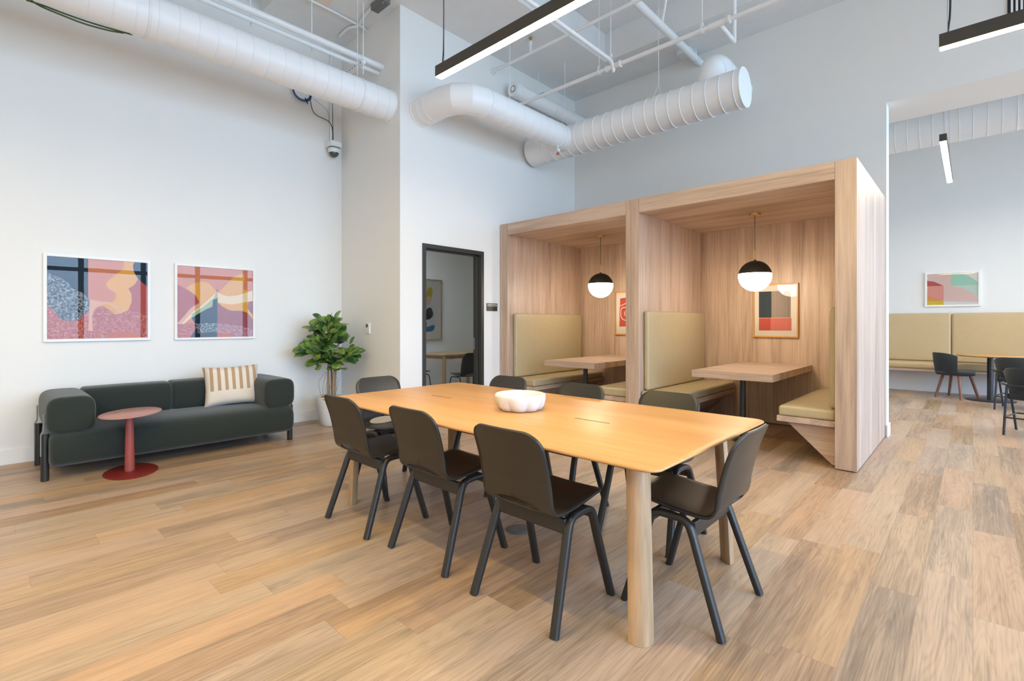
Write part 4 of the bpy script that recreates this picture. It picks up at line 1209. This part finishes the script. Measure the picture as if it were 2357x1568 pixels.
# arm-over with upright
t = thing('armover_pipe', 'white V shaped arm pipe hanging off the long sprinkler pipe', 'pipe', (0, 0, 0), 0, 'white pipes under the ceiling')
e1 = on_x(1690, 112, x2)
MB().tube([(x2, by_ + 0.02, bz), (x2, e1.y - 0.05, bz), (x2, e1.y, bz), (x2, e1.y, bz + 0.05), (x2, e1.y, ZB if e1.y < CY1 else ZC)], 0.0225, 16).build('pipe', M_pipe, t)
# insulated pipes over the sofa duct
t = thing('insulated_pipe', 'upper of two white insulated pipes above the sofa duct', 'pipe', (0, 0, 0), 0, 'white pipes under the ceiling')
a = on_y(880, 156, YP); MB().cyl((a.x, YP, a.z + 0.005), (a.x, -2.6, a.z + 0.005), 0.036, 24).build('pipe', M_pipe, t)
ip = a
q = MB()
for yy in (2.98, 1.75, 0.4): q.cyl((a.x, yy, a.z + 0.005), (a.x, yy + 0.006, a.z + 0.005), 0.0385, 24)
q.build('jacket_band', M_duct, t)
t = thing('insulated_pipe', 'lower and thinner of two white insulated pipes above the sofa duct', 'pipe', (0, 0, 0), 0, 'white pipes under the ceiling')
a = on_y(872, 168.5, YP); MB().cyl((a.x - 0.01, YP, a.z), (a.x - 0.01, -2.6, a.z), 0.025, 24).build('pipe', M_pipe, t)
t = thing('strut_hanger', 'perforated white strut holding the insulated pipes on a hanging rod', 'strut', (0, 0, 0))
sy_ = YP - 0.31; zs_ = a.z - 0.028
q = MB(); xs0, xs1 = ip.x + 0.11, -6.0
q.box(xs1, sy_ - 0.02, zs_ - 0.04, xs0, sy_ + 0.02, zs_ - 0.001)
q.build('channel', M_pipe, t, smooth=0, bevel=0.002)
q = MB()
for k in range(9): q.tube([(xs0 - 0.05 - 0.062 * k, sy_ - 0.0207, zs_ - 0.02), (xs0 - 0.05 - 0.062 * k, sy_ - 0.0195, zs_ - 0.02)], 0.009, 12)
q.build('punched_holes', M_cable, t)
MB().cyl((xs0 - 0.02, sy_, zs_ - 0.16), (xs0 - 0.02, sy_, ZC), 0.006, 10).build('rod', M_pipe, t)
for i, (yy, nm) in enumerate(((1.9, 'left'), (2.55, 'right'))):
    o = MB().cyl((d1x - 0.35, yy, d1z + 0.1), (d1x - 0.35, yy, ZC + (0.35 if yy < SY else 0)), 0.006, 8).build('hanger_rod', M_pipe)
    tag(o, 'thin vertical rod above the sofa duct, the %s one of two' % nm, 'rod')
# conduit, junction box, panel at the ceiling over the return wall
a = on_z(879, 4, ZC)
t = thing('emergency_light', 'dark grey ceiling box near the outer corner of the return wall', 'ceiling box', (a.x, a.y - 0.02, ZC))
MB().box(-0.13, -0.05, -0.075, 0.13, 0.05, 0).build('body', M_grey, t, smooth=0, bevel=0.006)
MB().cyl((0.10, -0.03, -0.08), (0.10, -0.03, -0.074), 0.012, 12).build('knob', M_steel, t)
P = curve_pts([on_z(u, v, ZC - 0.025) for u, v in ((868, 8), (852, 22), (838, 38), (826, 58), (812, 62), (798, 68), (782, 84))], 6)
o = MB().tube(P, 0.018, 10).build('ceiling_conduit', M_pipe); tag(o, 'bent white conduit snaking across the ceiling from the dark box', 'conduit')
P = curve_pts([on_z(u, v, ZC - 0.02) for u, v in ((705, -4), (760, 23), (822, 56), (832, 61), (838, 66), (843, 71))], 5)
o = MB().tube(P, 0.013, 10).build('ceiling_conduit', M_pipe); tag(o, 'straight white conduit along the ceiling ending in a short bend at the return wall', 'conduit')
a = on_z(751, 13, ZC)
o = MB().box(a.x - 0.02, a.y - 0.75, ZC - 0.015, a.x + 0.40, a.y, ZC - 0.001).build('ceiling_tile', M_panel, smooth=0, bevel=0.002)
tag(o, 'pale peach rectangular panel on the ceiling above the sofa duct', 'ceiling panel')
# vent grille high on the back wall
a = on_y(2319, 40, YB)
t = thing('wall_vent', 'dark slatted vent grille high on the wall behind the right linear lamp', 'vent', (a.x, YB, a.z - 0.06))
MB().box(0, -0.012, 0, 0.70, 0, 0.55).build('backing', M_vent, t, smooth=0)
q = MB()
for k in range(21): q.box(0.022 + k * 0.033, -0.022, 0.01, 0.038 + k * 0.033, -0.012, 0.54)
q.build('slats', M_duct, t, smooth=0)

# ================================================================ LINEAR LAMPS
def linear_lamp(x0, y0, x1, y1, z, label, zceil, hgt=0.085, wid=0.066, wires=(0.03, 0.97), cord=True, group='black linear pendant lamps', led=None):
    v = Vector((x1 - x0, y1 - y0, 0)); Ln = v.length; ang = math.atan2(v.y, v.x)
    t = thing('linear_pendant_light', label, 'pendant light', (x0, y0, z), ang, group)
    h = MB()
    h.box(0, -wid / 2, 0.012, Ln, wid / 2, hgt)
    h.box(0, -wid / 2, 0, Ln, -wid / 2 + 0.004, 0.012); h.box(0, wid / 2 - 0.004, 0, Ln, wid / 2, 0.012)
    h.box(0, -wid / 2 + 0.004, 0, 0.004, wid / 2 - 0.004, 0.012); h.box(Ln - 0.004, -wid / 2 + 0.004, 0, Ln, wid / 2 - 0.004, 0.012)
    h.build('housing', M_lamp, t, smooth=0)
    MB().box(0.004, -wid / 2 + 0.004, -0.003, Ln - 0.004, wid / 2 - 0.004, 0.011).build('diffuser', led or M_led, t, smooth=0)
    for k in wires:
        MB().cyl((Ln * k, 0, hgt), (Ln * k, 0, zceil - z), 0.0022, 6).build('wire', M_steel, t)
    if cord:
        P = curve_pts([(0.03, 0.01, hgt), (0.045, 0.01, hgt + 0.05), (0.055, 0.012, hgt + 0.4), (0.05, 0.01, zceil - z)], 6)
        MB().tube(P, 0.0055, 8).build('cord', M_cable, t)
    return t
a = on_y(1009, 180, 2.5)
linear_lamp(a.x, 2.5, a.x + 2.45, 2.5, a.z, 'long black linear pendant lamp hanging over the oak table', ZB)
linear_lamp(-3.1, 0.72, -0.65, 0.72, 3.2, 'black linear pendant lamp over the floor in front of the table', ZB)
linear_lamp(-4.6, -1.9, -2.15, -1.9, 3.2, 'unseen black linear fill lamp added at the rear of the room, on the sofa side', ZB)  # added behind the camera to throw warm light on the left wall
linear_lamp(-2.0, -1.9, 0.45, -1.9, 3.2, 'unseen black linear fill lamp added at the rear of the room, in line with the table', ZB)  # second lamp added behind the camera as warm fill
a = on_y(2162, 114, 4.27)
linear_lamp(a.x, 4.27, a.x + 1.6, 4.27, a.z, 'black linear pendant lamp in the upper right, in front of the opening', ZB, wires=(0.025, 0.97))
a = on_y(2170.5, 317, 7.6)
linear_lamp(a.x, 7.6, a.x, 9.9, a.z - 0.04, 'linear lamp seen end-on in the far room beyond the opening', ZC, cord=False, wires=(0.03, 0.9), led=M_led_far)

for xx in (1.6, 3.4):  # extra lamps out of view, added to lift the far wall
    linear_lamp(xx, 7.6, xx, 9.9, a.z - 0.04, 'unseen linear fill lamp added in the far room right of the end-on lamp, %s of the row' % ('second' if xx < 2 else 'third'), ZC, cord=False, led=M_led_far)
# ================================================================ FAR ROOM
fz = 4.29
t = thing('spiral_duct', 'white spiral duct crossing the far room beyond the opening', 'duct', (0, 0, 0), 0, 'white spiral ducts under the ceiling')
ribbed('X', 10.1, fz, FX0, 4.9, 0.265, 0.152, 0.005).build('pipe', M_duct, t)
q = MB()
for xx in (-0.1, 1.5): q.cyl((xx, 10.1, fz + 0.26), (xx, 10.1, ZC), 0.004, 8)
q.build('hanger', M_pipe, t)
t = thing('banquette', 'long tan upholstered banquette along the far room wall', 'banquette', (-3.0, YF - 0.02, 0))
BL_ = 7.8
MB().box(0, -0.50, 0.395, BL_, -0.012, 0.435).build('seat_board', M_bx, t, smooth=0, bevel=0.002)
seams = [0.0, 0.95, 2.715, 4.48, 6.2, BL_]
for a_, b_ in zip(seams, seams[1:]):
    MB().cushion(a_ + 0.003, -0.115, 0.56, b_ - 0.003, -0.012, 1.445, 0.035, (0, 0.012, 0), nflat=6).build('back_cushion', M_banq, t)
for a_, b_ in ((0, 3.9), (3.9, BL_)):
    MB().cushion(a_ + 0.003, -0.50, 0.435, b_ - 0.003, -0.02, 0.555, 0.045, (0, 0, 0.006), nflat=8).build('seat_cushion', M_banq, t)
MB().box(0.02, -0.10, 0.0, BL_ - 0.02, -0.016, 0.395).build('base', M_wall, t, smooth=0)
MB().box(0.02, -0.114, 0.0, BL_ - 0.02, -0.1, 0.135).build('kickboard', M_trim, t, smooth=0, bevel=0.003)
a = on_y(2222, 870, YF - 0.1)
t = thing('wall_outlet', 'white power outlet under the banquette behind the grey chair', 'outlet', (a.x, YF - 0.1205, a.z))
op_ = MB().box(-0.055, -0.006, -0.035, 0.055, 0, 0.035).build('plate', M_plastic, t, smooth=0, bevel=0.002)
MB().box(-0.03, -0.008, -0.014, -0.008, -0.006, 0.014).build('socket', M_trim, op_, smooth=0)
MB().box(0.008, -0.008, -0.014, 0.03, -0.006, 0.014).build('socket', M_trim, op_, smooth=0)
a = on_y(2129, 629, YF); b = on_y(2257.5, 704.5, YF)
FW_, FH_ = b.x - a.x, a.z - b.z
def FP(pts, sm=False):
    q = []
    for u, v in pts:
        r = on_y(2000 + u / 3.137, 560 + v / 3.137, YF); q.append((r.x - a.x, r.z - b.z))
    return smooth2(q, 4) if sm else q
Lf = [(FP([(415, 210), (592, 210), (592, 310), (415, 310)]), 1),
      (FP([(592, 205), (650, 212), (720, 235), (800, 282), (800, 300), (592, 308)]), 2),
      (FP([(540, 308), (640, 306), (800, 300), (800, 390), (760, 370), (700, 335), (620, 310)]), 5),
      (FP([(415, 310), (540, 310), (540, 415), (415, 390)]), 4),
      (FP([(415, 272), (470, 278), (540, 308), (415, 312)]), 3),
      (FP([(415, 380), (470, 390), (540, 418), (540, 425), (415, 425)]), 6),
      (FP([(415, 420), (540, 418), (540, 450), (415, 450)]), 7),
      (FP([(540, 312), (600, 308), (680, 325), (740, 355), (800, 400), (800, 420), (540, 420)]), 1)]
framed('framed_print', 'white-framed geometric print of pink, mint and red curves above the banquette', 'picture', FW_, FH_, (a.x, YF - 0.001, b.z), 0, M_wframe, 0.032, 0.03, Lf,
       [ink('ink_white_paper', (0.86, 0.86, 0.85)), ink('ink_blush', (0.86, 0.62, 0.58)), ink('ink_mint', (0.42, 0.74, 0.60)), ink('ink_crimson', (0.56, 0.10, 0.09)), ink('ink_salmon', (0.86, 0.35, 0.30)), ink('ink_pale_mint', (0.62, 0.80, 0.72)), ink('ink_orange2', (0.85, 0.38, 0.12)), ink('ink_yellow', (0.85, 0.62, 0.03))], refl=True)
# round table
fc = on_z(2275, 920, 0)
t = thing('round_cafe_table', 'round wood-topped table on a black column by the far banquette', 'table', (fc.x + 0.02, fc.y - 0.12, 0))
MB().lathe([(0.001, 0.715), (0.37, 0.715), (0.415, 0.727), (0.418, 0.735), (0.412, 0.742), (0.001, 0.742)], n=56).build('tabletop', M_oak, t, smooth=40)
MB().lathe([(0.001, 0.70), (0.13, 0.70), (0.13, 0.714), (0.001, 0.714)], n=32).build('top_plate', M_dmetal, t)
MB().cyl((0, 0, 0.01), (0, 0, 0.70), 0.039, 32).build('column', M_dmetal, t)
MB().lathe([(0.001, 0), (0.31, 0), (0.31, 0.008), (0.295, 0.013), (0.001, 0.013)], n=48).build('base', M_dmetal, t)
# grey chair with walnut legs
l1, l2, l3, l4 = on_z(2153, 914, 0), on_z(2212, 922, 0), on_z(2184, 911, 0), on_z(2253, 919, 0)
cc = (l1 + l2 + l3 + l4) / 4
rz = math.atan2((l2 - l1).y, (l2 - l1).x)
t = thing('felt_side_chair', 'charcoal felt chair with walnut legs at the round table', 'chair', (cc.x, cc.y, 0), 0.0)
for q_ in (l1, l2, l3, l4):
    e = Vector((q_.x - cc.x, q_.y - cc.y, 0)); tp = e * 0.62
    MB().tube([(e.x, e.y, 0), (tp.x, tp.y, 0.40)], [0.018, 0.023], 14).build('leg', M_walnut, t)
MB().box(-0.15, -0.15, 0.385, 0.15, 0.15, 0.405).build('under_frame', M_walnut, t, smooth=0)
MB().cushion(-0.245, -0.24, 0.40, 0.245, 0.24, 0.455, 0.025, (0, 0, 0.006)).build('seat', M_felt, t)
bm_ = MB(); rings = []
# wrap-around back, opening towards +x/+y (the table)
back_dir = math.atan2(-0.55, -0.84)
for k in range(19):
    a_ = back_dir + math.radians(-62 + 124 * k / 18)
    ring = []
    for j, (rr_, zz_) in enumerate(((0.235, 0.415), (0.262, 0.415), (0.29, 0.60), (0.302, 0.755), (0.29, 0.768), (0.276, 0.755), (0.262, 0.60))):
        edge_ = abs(k - 9) / 9
        if zz_ > 0.5: zz_ -= 0.05 * edge_ ** 3
        ring.append((rr_ * math.cos(a_), rr_ * math.sin(a_), zz_))
    rings.append(ring)
bm_.loft(rings); bm_.build('backrest', M_felt, t, smooth=60)

def metal_armchair(loc, rz, label):
    """upholstered tub back on a black tube frame; opens to local +y"""
    t = thing('metal_armchair', label, 'chair', loc, rz, 'black tube-framed armchairs in the far room')
    MB().cushion(-0.25, -0.22, 0.40, 0.25, 0.26, 0.47, 0.03, (0, 0, 0.008)).build('seat', M_felt, t)
    rings = []
    for k in range(25):
        a_ = math.radians(-90 - 84 + 168 * k / 24)
        e = abs(k - 12) / 12
        lowz = 0.44 + 0.10 * e ** 2; topz = 0.77 - 0.06 * e ** 3
        ring = [(rr_ * math.cos(a_), rr_ * math.sin(a_) * 0.95, zz_) for rr_, zz_ in ((0.235, lowz), (0.27, lowz - 0.01), (0.30, (lowz + topz) / 2), (0.318, topz - 0.02), (0.305, topz), (0.285, topz - 0.015), (0.265, (lowz + topz) / 2))]
        rings.append(ring)
    MB().loft(rings).build('backrest', M_felt, t, smooth=60)
    P = [(0.335 * math.cos(math.radians(-90 - 100 + 200 * k / 30)), 0.32 * math.sin(math.radians(-90 - 100 + 200 * k / 30)), 0.565) for k in range(31)]
    MB().tube(P, 0.011, 10).build('arm_rail', M_dmetal, t)
    for sx_ in (-1, 1):
        for yy_ in (-0.235, 0.235):
            tx_ = sx_ * (0.245 if yy_ < 0 else 0.30)
            MB().tube([(sx_ * 0.265, yy_ * 1.08, 0), (tx_, yy_ * (0.95 if yy_ < 0 else 0.5), 0.565)], 0.0125, 12).build('leg', M_dmetal, t)
    q = MB(); q.cyl((-0.262, -0.25, 0.20), (0.262, -0.25, 0.20), 0.009, 10); q.cyl((-0.262, 0.24, 0.20), (0.262, 0.24, 0.20), 0.009, 10)
    for sx_ in (-1, 1): q.cyl((sx_ * 0.262, -0.25, 0.20), (sx_ * 0.262, 0.24, 0.20), 0.009, 10)
    q.build('stretcher', M_dmetal, t)
f1 = on_z(2292, 944, 0); f2 = on_z(2316, 1004, 0)
metal_armchair((f1.x + 0.30, f1.y + 0.22, 0), math.radians(-12), 'charcoal tube-framed armchair next to the round table, the farther of two')
metal_armchair((f2.x + 0.30, f2.y + 0.24, 0), math.radians(-14), 'charcoal tube-framed armchair cut by the right picture edge, the nearer of two')

# ================================================================ HUDDLE ROOM
t = thing('huddle_fill_light', 'flat square fill light added out of sight inside the huddle room', 'ceiling light', (-6.9, 4.7, 2.9))  # added panel outside the view, brightens the otherwise dark huddle room
MB().box(-0.32, -0.32, -0.05, 0.32, 0.32, 0).build('housing', M_plastic, t, smooth=0, bevel=0.004)
MB().box(-0.29, -0.29, -0.054, 0.29, 0.29, -0.049).build('diffuser', emitter('cool_fill_panel', (0.78, 0.92, 1.0), 20.0), t, smooth=0)
hc = on_z(1018, 817, 0.735)
t = thing('huddle_table', 'pale wood table with round legs inside the huddle room', 'table', (hc.x - 0.35, hc.y + 0.62, 0))
MB().box(-0.40, -0.65, 0.71, 0.38, 0.65, 0.737).build('tabletop', M_oakleg, t, smooth=0, bevel=0.006)
for sx_ in (-0.30, 0.30):
    for sy_ in (-0.54, 0.54):
        MB().cyl((sx_, sy_, 0), (sx_, sy_, 0.71), 0.032, 20, 0.036).build('leg', M_oakleg, t)
MB().box(-0.28, -0.52, 0.65, 0.28, 0.52, 0.71).build('apron', M_oakleg, t, smooth=0)
def huddle_chair(loc, rz, label):
    t = thing('wire_leg_chair', label, 'chair', loc, rz, 'black shell chairs in the huddle room')
    sh = shell_mesh().build('seat_shell', M_black, t, smooth=50)
    sd = sh.modifiers.new('ply', 'SOLIDIFY'); sd.thickness = 0.011; sd.offset = 0
    for sx_ in (-1, 1):
        for sy_ in (-1, 1):
            P = [(sx_ * 0.23, sy_ * 0.22, 0), (sx_ * 0.20, sy_ * 0.17, 0.38)] + [tuple(p) for p in curve_pts([(sx_ * 0.195, sy_ * 0.16, 0.41), (sx_ * 0.185, sy_ * 0.13, 0.43), (sx_ * 0.17, 0, 0.435)], 4)]
            MB().tube(P, 0.008, 10).build('leg', M_cable, t)
huddle_chair((-5.74, 5.13, 0), PI / 2 - 0.25, 'black shell chair at the near side of the huddle table, seen through the doorway')
huddle_chair((-6.68, 4.80, 0), 0.1, 'black shell chair at the left end of the huddle table, cut by the door frame')
XH = HX + 0.001
ta = on_x(1016, 645, XH); tb = on_x(1016, 783, XH)
HW_, HH_ = 0.95, ta.z - tb.z
hy0 = ta.y - HW_
def HP(pts, sm=True):
    q = []
    for u, v in pts:
        r = on_x(960 + u / 4.61, 550 + v / 4.61, XH); q.append((r.y - hy0, r.z - tb.z))
    return smooth2(q + q[:1], 4) if sm else q
Lh = [(HP([(85, 640), (95, 570), (115, 525), (140, 515), (160, 545), (150, 620), (130, 690), (60, 700)]), 1),
      (HP([(60, 620), (90, 615), (150, 620), (130, 700), (110, 720), (40, 720)]), 2),
      (HP([(30, 720), (100, 715), (150, 690), (178, 760), (185, 860), (175, 930), (30, 940)]), 3),
      (HP([(20, 850), (85, 770), (110, 735), (145, 735), (166, 800), (140, 845), (90, 860)]), 4),
      (HP([(20, 960), (30, 880), (75, 860), (100, 900), (85, 955)]), 5),
      (HP([(20, 960), (90, 940), (175, 915), (172, 965), (130, 985), (20, 985)]), 6)]
framed('framed_print', 'large oak-framed print of stacked coloured pebbles inside the huddle room', 'picture', HW_, HH_, (XH, hy0, tb.z), PI / 2, M_oakleg, 0.022, 0.03, Lh,
       [I_paper, ink('ink_mustard', (0.55, 0.37, 0.02)), ink('ink_peach', (0.70, 0.42, 0.33)), ink('ink_grey', (0.62, 0.62, 0.62)), ink('ink_soot', (0.02, 0.02, 0.02)), ink('ink_cherry', (0.50, 0.03, 0.03)), ink('ink_sea', (0.04, 0.17, 0.34))])
